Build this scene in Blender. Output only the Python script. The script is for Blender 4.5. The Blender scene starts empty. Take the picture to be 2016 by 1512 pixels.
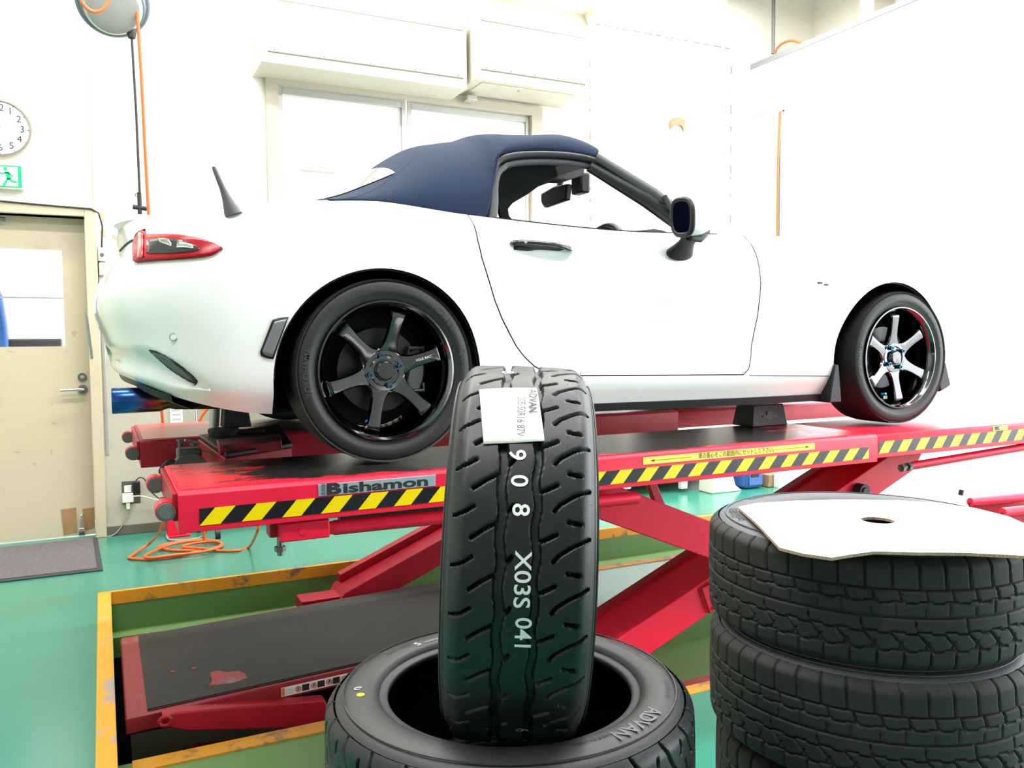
import bpy, bmesh, math, random
import numpy as np
from mathutils import Vector, Matrix
from mathutils.bvhtree import BVHTree
random.seed(4); np.random.seed(4)
S = bpy.context.scene
COL = S.collection
PI = math.pi
def rad(a): return math.radians(a)

# ------------------------------------------------------------------ camera
CAM_H = 1.26; YAW = rad(26.2); PITCH = rad(3.21); ROLL = rad(0.45); FPX = 1640.0
fw = Vector((math.sin(YAW)*math.cos(PITCH), math.cos(YAW)*math.cos(PITCH), -math.sin(PITCH)))
rt0 = Vector((math.cos(YAW), -math.sin(YAW), 0)); up0 = rt0.cross(fw)
rt = rt0*math.cos(ROLL)-up0*math.sin(ROLL); up = rt0*math.sin(ROLL)+up0*math.cos(ROLL)
cam = bpy.data.cameras.new('camera'); cam_o = bpy.data.objects.new('camera', cam); COL.objects.link(cam_o)
cam.sensor_width = 36.0; cam.lens = FPX/2016*36; cam.clip_start = .02
Mx = Matrix((rt, up, -fw)).transposed().to_4x4(); Mx.translation = Vector((0, 0, CAM_H)); cam_o.matrix_world = Mx
S.camera = cam_o
# ------------------------------------------------------------------ light
S.view_settings.view_transform = 'Standard'; S.view_settings.look = 'None'
S.view_settings.gamma = 1.0; S.view_settings.use_curve_mapping = False
S.view_settings.exposure = 0.15
W = bpy.data.worlds.new('sky'); S.world = W; W.use_nodes = True
bg = W.node_tree.nodes['Background']; bg.inputs[0].default_value = (.93, .97, 1, 1); bg.inputs[1].default_value = 6.5
def area_light(name, loc, sx, sy, power, col=(1, .975, .945), rot=(0, 0, 0)):
    l = bpy.data.lights.new(name, 'AREA'); l.shape = 'RECTANGLE'; l.size = sx; l.size_y = sy; l.energy = power; l.color = col
    o = bpy.data.objects.new(name, l); o.location = loc; o.rotation_euler = rot; COL.objects.link(o); return o
for i, (x, y) in enumerate([(-.6, 1.0), (2.2, 1.0), (-.6, 3.4), (2.2, 3.4), (4.4, 2.2), (1.0, 5.0), (4.2, 5.0)]):
    area_light('ceiling_lamp', (x, y, 4.25), 2.2, .25, 86)

def px(x, y):   # direction through a photo pixel: used only to measure where things stand
    return fw + rt*((x-1008)/FPX) + up*((756-y)/FPX)
CAMP = Vector((0, 0, CAM_H))
def un(x, y, ax, v):
    d = px(x, y); i = 'xyz'.index(ax); return CAMP + d*((v-CAMP[i])/d[i])

# ------------------------------------------------------------------ materials
MATS = {}
def mat(name, col, rough=.5, metal=0., var=0., vscale=8., bump=0., bscale=60., emit=0., spec=None, coat=0., alpha=1., trans=0.):
    if name in MATS: return MATS[name]
    m = bpy.data.materials.new(name); m.use_nodes = True; nt = m.node_tree; b = nt.nodes['Principled BSDF']
    b.inputs['Base Color'].default_value = (*col, 1); b.inputs['Roughness'].default_value = rough; b.inputs['Metallic'].default_value = metal
    if spec is not None: b.inputs['Specular IOR Level'].default_value = spec
    if coat: b.inputs['Coat Weight'].default_value = coat; b.inputs['Coat Roughness'].default_value = .03
    if trans: b.inputs['Transmission Weight'].default_value = trans
    if emit: b.inputs['Emission Color'].default_value = (*col, 1); b.inputs['Emission Strength'].default_value = emit
    tc = None
    if var or bump:
        tc = nt.nodes.new('ShaderNodeTexCoord')
    if var:
        n = nt.nodes.new('ShaderNodeTexNoise'); n.inputs['Scale'].default_value = vscale; n.inputs['Detail'].default_value = 6
        nt.links.new(tc.outputs['Object'], n.inputs['Vector'])
        r = nt.nodes.new('ShaderNodeValToRGB'); r.color_ramp.elements[0].position = .3; r.color_ramp.elements[1].position = .7
        r.color_ramp.elements[0].color = (*[c*(1-var) for c in col], 1); r.color_ramp.elements[1].color = (*[min(1, c*(1+var)) for c in col], 1)
        nt.links.new(n.outputs['Fac'], r.inputs['Fac']); nt.links.new(r.outputs['Color'], b.inputs['Base Color'])
    if bump:
        n2 = nt.nodes.new('ShaderNodeTexNoise'); n2.inputs['Scale'].default_value = bscale; n2.inputs['Detail'].default_value = 4
        nt.links.new(tc.outputs['Object'], n2.inputs['Vector'])
        bp = nt.nodes.new('ShaderNodeBump'); bp.inputs['Strength'].default_value = bump; bp.inputs['Distance'].default_value = .01
        nt.links.new(n2.outputs['Fac'], bp.inputs['Height']); nt.links.new(bp.outputs['Normal'], b.inputs['Normal'])
    MATS[name] = m; return m
def patchy(name, base, patch, scale, lo, hi, rough=.5, rough2=None, detail=8, grad=None, stretch=(1, 1, 1), metal=0., coord='Object'):
    """base paint with worn patches of another colour; grad=(axis, a, b, gain) shifts the amount of wear along an axis"""
    if name in MATS: return MATS[name]
    m = bpy.data.materials.new(name); m.use_nodes = True; nt = m.node_tree; N = nt.nodes; L = nt.links; b = N['Principled BSDF']
    tc = N.new('ShaderNodeTexCoord'); mp = N.new('ShaderNodeMapping'); mp.inputs['Scale'].default_value = stretch
    L.new(tc.outputs[coord], mp.inputs['Vector'])
    n = N.new('ShaderNodeTexNoise'); n.inputs['Scale'].default_value = scale; n.inputs['Detail'].default_value = detail; n.inputs['Roughness'].default_value = .65
    L.new(mp.outputs['Vector'], n.inputs['Vector']); val = n.outputs['Fac']
    for g in (grad or []):
        ax, a, bb, gain = g
        sp = N.new('ShaderNodeSeparateXYZ'); L.new(tc.outputs[coord], sp.inputs['Vector'])
        mr = N.new('ShaderNodeMapRange'); mr.inputs['From Min'].default_value = a; mr.inputs['From Max'].default_value = bb
        mr.inputs['To Min'].default_value = 0; mr.inputs['To Max'].default_value = gain; L.new(sp.outputs['XYZ'.index(ax)], mr.inputs['Value'])
        ad = N.new('ShaderNodeMath'); ad.operation = 'ADD'; L.new(val, ad.inputs[0]); L.new(mr.outputs['Result'], ad.inputs[1]); val = ad.outputs[0]
    r = N.new('ShaderNodeValToRGB'); r.color_ramp.elements[0].position = lo; r.color_ramp.elements[1].position = hi
    L.new(val, r.inputs['Fac'])
    mx = N.new('ShaderNodeMix'); mx.data_type = 'RGBA'; mx.inputs[6].default_value = (*base, 1); mx.inputs[7].default_value = (*patch, 1)
    L.new(r.outputs['Color'], mx.inputs[0]); L.new(mx.outputs[2], b.inputs['Base Color'])
    b.inputs['Roughness'].default_value = rough; b.inputs['Metallic'].default_value = metal
    if rough2 is not None:
        mr = N.new('ShaderNodeMapRange'); mr.inputs['To Min'].default_value = rough; mr.inputs['To Max'].default_value = rough2
        L.new(r.outputs['Color'], mr.inputs['Value']); L.new(mr.outputs['Result'], b.inputs['Roughness'])
    MATS[name] = m; return m
def clear_glass(name, tint=(1, 1, 1), gloss=.08):
    if name in MATS: return MATS[name]
    m = bpy.data.materials.new(name); m.use_nodes = True; nt = m.node_tree; nt.nodes.remove(nt.nodes['Principled BSDF'])
    t = nt.nodes.new('ShaderNodeBsdfTransparent'); t.inputs[0].default_value = (*tint, 1); g = nt.nodes.new('ShaderNodeBsdfGlossy'); g.inputs['Roughness'].default_value = .02
    x = nt.nodes.new('ShaderNodeMixShader'); x.inputs[0].default_value = gloss
    nt.links.new(t.outputs[0], x.inputs[1]); nt.links.new(g.outputs[0], x.inputs[2]); nt.links.new(x.outputs[0], nt.nodes['Material Output'].inputs[0])
    MATS[name] = m; return m

M_wall = patchy('wall_paint', (.80, .775, .70), (.70, .66, .56), 2.2, .62, .80, .6)
M_wall_low = patchy('darker_lower_wall', (.50, .465, .385), (.37, .335, .265), 4.0, .50, .75, .6)  # darker, patchy colour for the lower back wall
M_white = mat('white_paint', (.86, .86, .84), .5, var=.03, vscale=3)
M_cream = patchy('cream_box_paint', (.60, .56, .47), (.45, .41, .33), 6, .62, .85, .5)
M_door = patchy('beige_door_paint', (.60, .51, .37), (.47, .39, .28), 3.0, .55, .85, .45)
M_floor = mat('teal_epoxy', (.038, .245, .172), .20, var=.06, vscale=1.6, bump=.03, bscale=7)
M_apron = mat('concrete_apron', (.62, .62, .60), .8, var=.06)
M_olive = patchy('pit_green', (.115, .245, .075), (.07, .11, .05), 3.5, .60, .72, .55)
M_olivef = patchy('pit_floor_green', (.15, .29, .09), (.42, .43, .42), 3.1, .70, .72, .55)
M_yel = patchy('yellow_rim', (.72, .32, .02), (.22, .13, .07), 7, .54, .64, .5)
M_yelw = patchy('worn_yellow_rim', (.78, .38, .02), (.46, .36, .33), 3.4, .56, .60, .5)
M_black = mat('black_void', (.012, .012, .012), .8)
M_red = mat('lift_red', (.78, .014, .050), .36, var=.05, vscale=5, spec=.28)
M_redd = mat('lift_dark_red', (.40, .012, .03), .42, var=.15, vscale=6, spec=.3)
M_deck = patchy('deck_coating', (.70, .02, .04), (.022, .020, .020), 5.0, .55, .68, .28, .25, grad=[('X', -1.22, -.80, .45), ('Y', -.17, -.235, -.36), ('X', .80, 1.15, -.40)], stretch=(1.3, 2.2, 1))
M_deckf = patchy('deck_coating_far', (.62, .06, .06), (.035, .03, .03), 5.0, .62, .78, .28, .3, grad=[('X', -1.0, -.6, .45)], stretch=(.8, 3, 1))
M_mat_pit = patchy('pit_platform_coating', (.011, .011, .011), (.022, .020, .019), 3.0, .45, .7, .6)
M_pitred = patchy('pit_table_paint', (.30, .016, .03), (.17, .14, .12), 4.0, .56, .62, .45)
M_tape_y = mat('tape_yellow', (.93, .66, .0), .3)
M_tape_k = mat('tape_black', (.012, .012, .014), .28)
M_steel = mat('steel_bolt', (.22, .22, .21), .40, .9)
M_chrome = mat('chrome', (.75, .75, .75), .12, 1.)
M_rubber = mat('black_rubber', (.022, .022, .024), .55, bump=.05, bscale=200)
M_tyre = mat('new_tyre_rubber', (.0050, .0068, .0095), .45, spec=.5)
M_tyre_g = mat('tyre_groove_rubber', (.014, .016, .018), .6)
M_side = mat('tyre_sidewall_rubber', (.028, .029, .031), .5)
M_worn = mat('worn_tyre_rubber', (.0175, .0175, .0165), .68, var=.12, vscale=14, bump=.12, bscale=240)
def add_sipes(m, per_turn, bands):
    nt = m.node_tree; N = nt.nodes; L = nt.links; tc = N.new('ShaderNodeTexCoord'); sp = N.new('ShaderNodeSeparateXYZ'); L.new(tc.outputs['Object'], sp.inputs[0])
    def mth(op, a, b=None):
        n = N.new('ShaderNodeMath'); n.operation = op
        for i, v in enumerate((a, b)):
            if v is None: continue
            if isinstance(v, (int, float)): n.inputs[i].default_value = v
            else: L.new(v, n.inputs[i])
        return n.outputs[0]
    an = mth('ARCTAN2', sp.outputs[1], sp.outputs[0]); zz = mth('MULTIPLY', mth('SINE', mth('MULTIPLY', sp.outputs[2], bands)), .9)
    w = mth('SINE', mth('ADD', mth('MULTIPLY', an, per_turn), zz)); h = mth('GREATER_THAN', w, -.75)
    bp = N.new('ShaderNodeBump'); bp.inputs['Strength'].default_value = .55; bp.inputs['Distance'].default_value = .0016; L.new(h, bp.inputs['Height']); L.new(bp.outputs[0], N['Principled BSDF'].inputs['Normal'])
add_sipes(M_worn, 360, 700)
M_wornside = mat('worn_sidewall', (.085, .088, .10), .55)
M_cartyre = mat('car_tyre_rubber', (.017, .017, .018), .55)
M_letter = mat('sidewall_letter', (.040, .040, .043), .45)
M_white_ink = mat('white_ink', (.80, .85, .84), .6)
M_body = mat('pearl_white_paint', (.86, .87, .87), .22, coat=.6)
M_gun = mat('gunmetal_rim', (.13, .13, .135), .10, 1.)
M_gund = mat('dark_rim_barrel', (.035, .035, .04), .22, .7)
M_top = mat('navy_soft_top', (.0145, .026, .056), .85, bump=.06, bscale=400, spec=.15)
M_liner = mat('dark_headliner', (.010, .011, .013), .9, spec=.1)
M_trim = mat('black_trim', (.014, .015, .018), .42, spec=.3)
M_grey_trim = mat('grey_pillar_trim', (.055, .060, .068), .42, spec=.3)
M_gap = mat('panel_gap', (.02, .02, .02), .7)
M_redlens = mat('red_lamp_lens', (.36, .003, .010), .22, spec=.3)
M_darklens = mat('smoked_lamp_lens', (.035, .035, .04), .12)
M_smoke = mat('smoked_reflector', (.17, .18, .19), .2, coat=.5)
M_disc = mat('brake_disc', (.05, .05, .052), .35, .8)
M_caliper = mat('grey_caliper', (.16, .165, .17), .4, .6)
M_bluenut = mat('blue_titanium_nut', (.03, .20, .36), .22, .9)
M_blue = mat('blue_plastic', (.03, .10, .33), .25)
M_mirror = mat('blue_mirror_glass', (.035, .05, .17), .02, .95)
M_orange = mat('orange_hose', (.75, .135, .025), .35)
M_cord = mat('dark_cord', (.03, .028, .025), .5)
M_greycord = mat('grey_cord', (.35, .34, .31), .5)
M_ivory = mat('ivory_plastic', (.80, .77, .66), .4)
M_wplas = mat('white_plastic', (.82, .82, .80), .35)
M_reel = mat('grey_reel_plastic', (.30, .31, .29), .4)
M_reel2 = mat('blue_grey_reel', (.14, .175, .20), .45)
M_base = mat('dark_baseboard', (.14, .115, .09), .5)
M_mat = mat('doormat_pile', (.15, .135, .14), .95, var=.2, vscale=60, bump=.5, bscale=350)
M_matb = mat('doormat_border', (.05, .05, .055), .8)
M_tapeb = patchy('brown_tape', (.40, .23, .11), (.30, .16, .07), 9, .5, .7, .35)
M_card = patchy('cardboard_face', (.86, .85, .82), (.80, .78, .74), 3, .6, .9, .7)
M_cardb = mat('brown_corrugation', (.34, .22, .12), .8)
M_green = mat('exit_green', (.0, .46, .17), .4, emit=.25)
M_exitw = mat('exit_white', (.85, .9, .86), .4, emit=.25)
M_dial = mat('clock_dial', (.85, .85, .83), .5)
M_ink = mat('black_ink', (.02, .02, .02), .5)
M_clockrim = mat('clock_rim', (.36, .33, .26), .25, .8)
M_signplate = mat('aluminium_sign', (.36, .44, .52), .35, .3)
M_sticker = mat('yellow_sticker', (.90, .70, .10), .4)
M_shutter = mat('shutter_slat', (.50, .47, .40), .5)
M_frame = mat('cream_window_frame', (.52, .47, .38), .4)
M_alu = mat('aluminium_frame', (.50, .50, .47), .35, .5)
M_line = mat('dark_joint', (.16, .15, .12), .6)
M_panel = mat('white_window_panel', (.90, .90, .89), .5)
M_glass = clear_glass('window_glass', gloss=.004)
M_smglass = clear_glass('rear_window_glass', (.75, .8, .85), .25)
M_lsticker = mat('label_paper', (.90, .90, .88), .5)
M_warn = mat('warning_orange', (.75, .22, .05), .4)

# ------------------------------------------------------------------ mesh helpers
WLOC = {}
class MB:
    def __init__(s): s.v = []; s.f = []; s.m = []
    def add(s, vs, fs, mi=0):
        o = len(s.v); s.v += [tuple(v) for v in vs]; s.f += [tuple(i+o for i in f) for f in fs]; s.m += [mi]*len(fs); return s
    def box(s, a, b, mi=0):
        x0, y0, z0 = a; x1, y1, z1 = b
        if x0 > x1: x0, x1 = x1, x0
        if y0 > y1: y0, y1 = y1, y0
        if z0 > z1: z0, z1 = z1, z0
        v = [(x0, y0, z0), (x1, y0, z0), (x1, y1, z0), (x0, y1, z0), (x0, y0, z1), (x1, y0, z1), (x1, y1, z1), (x0, y1, z1)]
        return s.add(v, [(0, 3, 2, 1), (4, 5, 6, 7), (0, 1, 5, 4), (1, 2, 6, 5), (2, 3, 7, 6), (3, 0, 4, 7)], mi)
    def hexa(s, lo, hi, mi=0):      # two quads (4 points each), any shape
        return s.add(list(lo)+list(hi), [(0, 3, 2, 1), (4, 5, 6, 7), (0, 1, 5, 4), (1, 2, 6, 5), (2, 3, 7, 6), (3, 0, 4, 7)], mi)
    def prism(s, poly, ax, a, b, mi=0):   # polygon in the plane normal to ax, extruded a..b
        def P(p, t): return {'x': (t, p[0], p[1]), 'y': (p[0], t, p[1]), 'z': (p[0], p[1], t)}[ax]
        n = len(poly); vs = [P(p, a) for p in poly]+[P(p, b) for p in poly]
        fs = [tuple(range(n)), tuple(range(2*n-1, n-1, -1))]+[(i, n+i, n+(i+1) % n, (i+1) % n) for i in range(n)]
        return s.add(vs, fs, mi)
    def cyl(s, p, q, r, r2=None, n=16, mi=0, cap=True):
        p = Vector(p); q = Vector(q); r2 = r if r2 is None else r2; d = (q-p).normalized()
        a = d.orthogonal().normalized(); b = d.cross(a); vs = []
        for c, rr in ((p, r), (q, r2)):
            for i in range(n):
                t = 2*PI*i/n; vs.append(c+a*(rr*math.cos(t))+b*(rr*math.sin(t)))
        fs = [(i, (i+1) % n, n+(i+1) % n, n+i) for i in range(n)]
        if cap: fs += [tuple(range(n-1, -1, -1)), tuple(range(n, 2*n))]
        return s.add(vs, fs, mi)
    def tube(s, pts, r, n=8, mi=0, closed=False, flat=1.):
        pts = [Vector(p) for p in pts]; k = len(pts); rs = r if isinstance(r, (list, tuple)) else [r]*k
        vs = []; a = None
        for i, p in enumerate(pts):
            q0 = pts[(i-1) % k] if (closed or i) else p; q1 = pts[(i+1) % k] if (closed or i < k-1) else p
            d = (q1-q0).normalized() if (q1-q0).length > 1e-9 else Vector((0, 0, 1))
            a = d.orthogonal().normalized() if a is None else (a-d*a.dot(d)).normalized()
            b = d.cross(a)
            for j in range(n):
                t = 2*PI*j/n; vs.append(p+a*(rs[i]*math.cos(t))+b*(rs[i]*flat*math.sin(t)))
        fs = []; m = k if closed else k-1
        for i in range(m):
            for j in range(n):
                i2 = (i+1) % k; fs.append((i*n+j, i*n+(j+1) % n, i2*n+(j+1) % n, i2*n+j))
        if not closed: fs += [tuple(range(n-1, -1, -1)), tuple(range((k-1)*n, k*n))]
        return s.add(vs, fs, mi)
    def lathe(s, prof, n=48, axis='y', c=(0, 0, 0), mi=0, closed=False, cap=False):
        """prof: list of (axial, radius)"""
        k = len(prof); vs = []
        for i in range(n):
            t = 2*PI*i/n; ct, st = math.cos(t), math.sin(t)
            for a, r in prof:
                vs.append({'y': (c[0]+r*ct, c[1]+a, c[2]+r*st), 'z': (c[0]+r*ct, c[1]+r*st, c[2]+a), 'x': (c[0]+a, c[1]+r*ct, c[2]+r*st)}[axis])
        fs = []; kk = k if closed else k-1
        for i in range(n):
            i2 = (i+1) % n
            for j in range(kk):
                j2 = (j+1) % k; f = (i*k+j, i*k+j2, i2*k+j2, i2*k+j); fs.append(f if axis != 'y' else f[::-1])
        if cap: fs += [tuple(i*k for i in range(n)), tuple(i*k+k-1 for i in range(n-1, -1, -1))]
        return s.add(vs, fs, mi)
    def grid(s, rows, mi=0, closed=False):
        k = len(rows[0]); vs = [p for r in rows for p in r]; fs = []
        for i in range(len(rows)-1):
            for j in range(k if closed else k-1):
                j2 = (j+1) % k; fs.append((i*k+j, i*k+j2, (i+1)*k+j2, (i+1)*k+j))
        return s.add(vs, fs, mi)
    def build(s, name, mats, parent=None, smooth=None, bevel=0, seg=2, fixn=True, kind=None, label=None, base=False):
        me = bpy.data.meshes.new(name); vs = np.array(s.v, float)
        lo, hi = vs.min(0), vs.max(0); c = (lo+hi)/2
        if base: c[2] = lo[2]
        me.from_pydata([tuple(v) for v in (vs-c)], [], s.f)
        mats = mats if isinstance(mats, (list, tuple)) else [mats]
        for m in mats: me.materials.append(m)
        if len(mats) > 1: me.polygons.foreach_set('material_index', s.m)
        if fixn:
            bm = bmesh.new(); bm.from_mesh(me); bmesh.ops.recalc_face_normals(bm, faces=bm.faces); bm.to_mesh(me); bm.free()
        return finish(name, me, c, parent, smooth, bevel, seg, kind, label)
def finish(name, me, c, parent, smooth=None, bevel=0, seg=2, kind=None, label=None):
    o = bpy.data.objects.new(name, me); COL.objects.link(o); c = Vector(c)
    if parent is not None:
        o.parent = parent; o.location = c-WLOC[parent.name]
    else: o.location = c
    WLOC[o.name] = c
    if smooth is not None:
        me.polygons.foreach_set('use_smooth', [True]*len(me.polygons)); me.set_sharp_from_angle(angle=rad(smooth))
    if bevel:
        md = o.modifiers.new('bevel', 'BEVEL'); md.width = bevel; md.segments = seg; md.limit_method = 'ANGLE'; md.angle_limit = rad(40)
        md.harden_normals = False
        if smooth is None:
            me.polygons.foreach_set('use_smooth', [True]*len(me.polygons)); me.set_sharp_from_angle(angle=rad(50))
    if kind: o['kind'] = kind
    if label: o['label'] = label
    return o
def empty(name, loc=(0, 0, 0)):
    o = bpy.data.objects.new(name, None); o.empty_display_size = .05; o.location = loc; COL.objects.link(o); WLOC[o.name] = Vector(loc); return o
def tag(o, label, cat, group=None):
    o['label'] = label; o['category'] = cat
    if group: o['group'] = group
    return o
def struct(o): o['kind'] = 'structure'; return o
def copy_tree(o, parent=None):
    c = o.copy(); COL.objects.link(c); c.parent = parent
    for ch in o.children: copy_tree(ch, c)
    return c
def catmull(pts, n):
    """n points along a Catmull-Rom curve through pts (numpy rows)"""
    P = np.array(pts, float); k = len(P); out = []
    E0 = 2*P[0]-P[1]; E1 = 2*P[-1]-P[-2]; Q = np.vstack([E0, P, E1])
    for t in np.linspace(0, k-1, n):
        i = min(int(t), k-2); f = t-i; a, b, c, d = Q[i], Q[i+1], Q[i+2], Q[i+3]
        out.append(.5*((2*b)+(-a+c)*f+(2*a-5*b+4*c-d)*f*f+(-a+3*b-3*c+d)*f**3))
    return np.array(out)
def boolean(o, cutter, op='DIFFERENCE'):
    md = o.modifiers.new('b', 'BOOLEAN'); md.operation = op; md.object = cutter; md.solver = 'EXACT'; md.material_mode = 'TRANSFER'
    dg = bpy.context.evaluated_depsgraph_get(); dg.update()
    me = bpy.data.meshes.new_from_object(o.evaluated_get(dg)); o.modifiers.remove(md); old = o.data; o.data = me; bpy.data.meshes.remove(old)
def drop(o):
    me = o.data; bpy.data.objects.remove(o); bpy.data.meshes.remove(me)
_tc = {}
def text_data(s, size=1., align='CENTER', bold=0.):
    k = (s, align, bold)
    if k not in _tc:
        cu = bpy.data.curves.new('t', 'FONT'); cu.body = s; cu.size = 1; cu.align_x = align; cu.align_y = 'CENTER'; cu.offset = bold; cu.resolution_u = 4
        o = bpy.data.objects.new('t', cu); COL.objects.link(o); dg = bpy.context.evaluated_depsgraph_get(); dg.update()
        me = o.evaluated_get(dg).to_mesh()
        _tc[k] = ([tuple(v.co) for v in me.vertices], [tuple(p.vertices) for p in me.polygons])
        o.evaluated_get(dg).to_mesh_clear(); bpy.data.objects.remove(o); bpy.data.curves.remove(cu)
    v, f = _tc[k]; return [(x*size, y*size) for x, y, z in v], f
def text_map(name, s, size, fn, m, parent, align='CENTER', bold=0., sx=1.):
    v, f = text_data(s, size, align, bold)
    if not v: return None
    mb = MB(); mb.add([fn(x*sx, y) for x, y in v], f); return mb.build(name, m, parent, fixn=False)
# ================================================================== the setting
WY = 5.92
def slab(name, cells, z0, z1, m, smooth=None):
    mb = MB()
    for x0, x1, y0, y1 in cells: mb.box((x0, y0, z0), (x1, y1, z1))
    return struct(mb.build(name, m))
PX0, PX1, PY0, PY1 = 0.0, 4.6, 2.35, 4.57; IX, IY0, IY1 = 1.78, 3.14, 3.83
xs = [-4, PX0, IX, PX1, 5.5]; ys = [-3, PY0, IY0, IY1, PY1, 6.2]
mb = MB()
for i in range(4):
    for j in range(5):
        if (i == 1 and 1 <= j <= 3) or (i == 2 and j in (1, 3)): continue
        mb.add([(xs[i], ys[j], 0), (xs[i+1], ys[j], 0), (xs[i+1], ys[j+1], 0), (xs[i], ys[j+1], 0)], [(0, 1, 2, 3)])
bmf = mb.build('floor', M_floor); struct(bmf)
# outside ground beyond the open shutters
mb = MB(); mb.box((5.5, -12, -.12), (30, 14, -.02)); mb.box((-14, -14, -.12), (5.5, -3, -.02)); struct(mb.build('floor_outside', M_apron))
# pit: ledge at -0.2, deeper wells below it
mb = MB()
wx0, wx1, wy0, wy1 = .006, 1.72, 3.1, 4.47
mb.box((PX0, PY0, -.3), (IX, wy0, -.2)); mb.box((PX0, wy1, -.3), (IX, PY1, -.2)); mb.box((PX0, wy0, -.3), (wx0, wy1, -.2)); mb.box((wx1, wy0, -.3), (IX, wy1, -.2))
mb.box((IX, PY0, -.3), (PX1, IY0, -.2)); mb.box((IX, 4.42, -.3), (PX1, PY1, -.2))
struct(mb.build('floor_pit', M_olivef))
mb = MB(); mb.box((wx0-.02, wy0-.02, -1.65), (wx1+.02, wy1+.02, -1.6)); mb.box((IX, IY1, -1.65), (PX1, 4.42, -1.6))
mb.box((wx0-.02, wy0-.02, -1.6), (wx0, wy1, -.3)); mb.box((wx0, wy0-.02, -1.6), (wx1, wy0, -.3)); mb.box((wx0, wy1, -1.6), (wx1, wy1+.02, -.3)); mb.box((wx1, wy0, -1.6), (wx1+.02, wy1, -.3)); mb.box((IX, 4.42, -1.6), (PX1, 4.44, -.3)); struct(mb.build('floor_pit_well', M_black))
mb = MB()
mb.box((PX0, PY1, -.3), (PX1, PY1+.06, -.005)); mb.box((PX0-.06, PY0, -.3), (PX0, PY1, -.005)); mb.box((PX0, PY0-.06, -.3), (PX1, PY0, -.005))
mb.box((IX, IY0, -.6), (PX1, IY0+.04, -.005)); mb.box((IX, IY1-.04, -1.6), (PX1, IY1, -.005)); mb.box((IX, IY0+.04, -.6), (IX+.04, IY1-.04, -.005))
struct(mb.build('wall_pit', M_olive))
# rims of yellow painted angle steel
def rim(name, a, b, m, w=.055, drop_=.06, side=1, axis='x'):
    mb = MB()
    if axis == 'x':      # runs along x from a to b=(x1), edge at y=c ; side=+1 -> pit lies at smaller y
        x0, x1, c = a, b[0], b[1]
        mb.box((x0, c, -.004), (x1, c+side*w, .004)); mb.box((x0, c-side*.004, -drop_), (x1, c, .004))
    else:
        y0, y1, c = a, b[0], b[1]
        mb.box((c, y0, -.004), (c-side*w, y1, .004)); mb.box((c, y0, -drop_), (c+side*.004, y1, .004))
    return struct(mb.build(name, m, bevel=.001))
rim('trim_1', PX0-.055, (PX1, PY1), M_yel, w=.02)
rim('trim_2', PY0-.05, (PY1, PX0), M_yelw, axis='y')
rim('trim_3', PX0, (PX1, PY0), M_yel, side=-1)
rim('trim_4', IX, (PX1, IY1), M_yel, side=-1, drop_=.02)
mb = MB(); mb.box((.05, 3.02, -.204), (1.75, 3.10, -.194)); mb.box((.05, 3.10, -.25), (1.75, 3.104, -.194)); struct(mb.build('trim_5', M_yel))
mb = MB(); mb.box((IX, IY0, -.02), (PX1, IY0+.05, .003)); struct(mb.build('trim_6', M_yel))

# walls
mb = MB(); T = .16
DX0, DX1, DZ = -1.0, -.06, 2.035
WX0, WX1, WZ0, WZ1 = 1.12, 3.11, 1.0, 3.035
mb.box((-4, WY, 0), (DX0, WY+T, 5));  mb.box((DX0, WY, DZ), (DX1, WY+T, 5)); mb.box((DX1, WY, 0), (WX0, WY+T, 5))
mb.box((WX0, WY, 0), (WX1, WY+T, WZ0)); mb.box((WX0, WY, WZ1), (WX1, WY+T, 5)); mb.box((WX1, WY, 0), (5.9, WY+T, 5))
struct(mb.build('wall_back', M_wall))
mb = MB(); mb.box((.0, WY-.004, .06), (1.05, WY, 1.5)); mb.box((1.05, WY-.004, .06), (3.6, WY, .98)); struct(mb.build('wall_back_lower', M_wall_low))  # thin layer that makes the lower back wall darker
mb = MB(); mb.box((-.020, WY-.004, 2.1), (-.013, WY, 5)); struct(mb.build('trim_7', mat('wall_joint', (.45, .42, .34), .6)))
rnd = random.Random(7)
mb = MB()
for X_, z0_, z1_, Yf in ((3.602, 2.2, 3.5, 5.849), (5.058, 1.6, 3.75, 5.849)):
    zz = z0_
    while zz < z1_:
        l_ = rnd.uniform(.02, .09); w_ = rnd.uniform(.003, .010); mb.box((X_-w_, Yf-.002, zz), (X_+w_*.4, Yf+.002, zz+l_)); zz += l_+rnd.uniform(.02, .16)
xx = 3.66
while xx < 5.03:
    l_ = rnd.uniform(.02, .10); mb.box((xx, 5.846, 3.772), (xx+l_, 5.851, 3.777+rnd.uniform(0, .006))); xx += l_+rnd.uniform(.01, .05)
struct(mb.build('wall_back_cracks', M_line))
mb = MB(); mb.box((3.60, 5.85, 0), (5.06, WY, 3.775)); mb.box((3.62, 5.885, 3.775), (5.04, WY, 5)); struct(mb.build('wall_back_pier', M_wall, bevel=.004))
mb = MB(); mb.box((2.6, 5.70, 3.86), (3.62, WY, 4.0)); mb.add([(3.59, 5.72, 3.86), (3.62, 5.72, 3.86), (3.605, 5.84, 3.70), (3.59, WY, 3.86), (3.62, WY, 3.86)], [(0, 1, 2), (1, 4, 2), (3, 0, 2), (4, 3, 2)]); struct(mb.build('trim_8', M_wall))
mb = MB(); mb.box((5.20, 5.52, 0), (5.36, WY, 3.2)); mb.box((5.34, 5.50, 2.0), (5.60, WY, 3.2)); mb.box((5.34, 5.56, 0), (5.60, WY, 2.0)); struct(mb.build('wall_right_return', M_wall))
mb = MB(); mb.box((5.34, -3, 3.185), (5.62, 5.93, 3.66)); struct(mb.build('wall_right', M_white))
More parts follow.
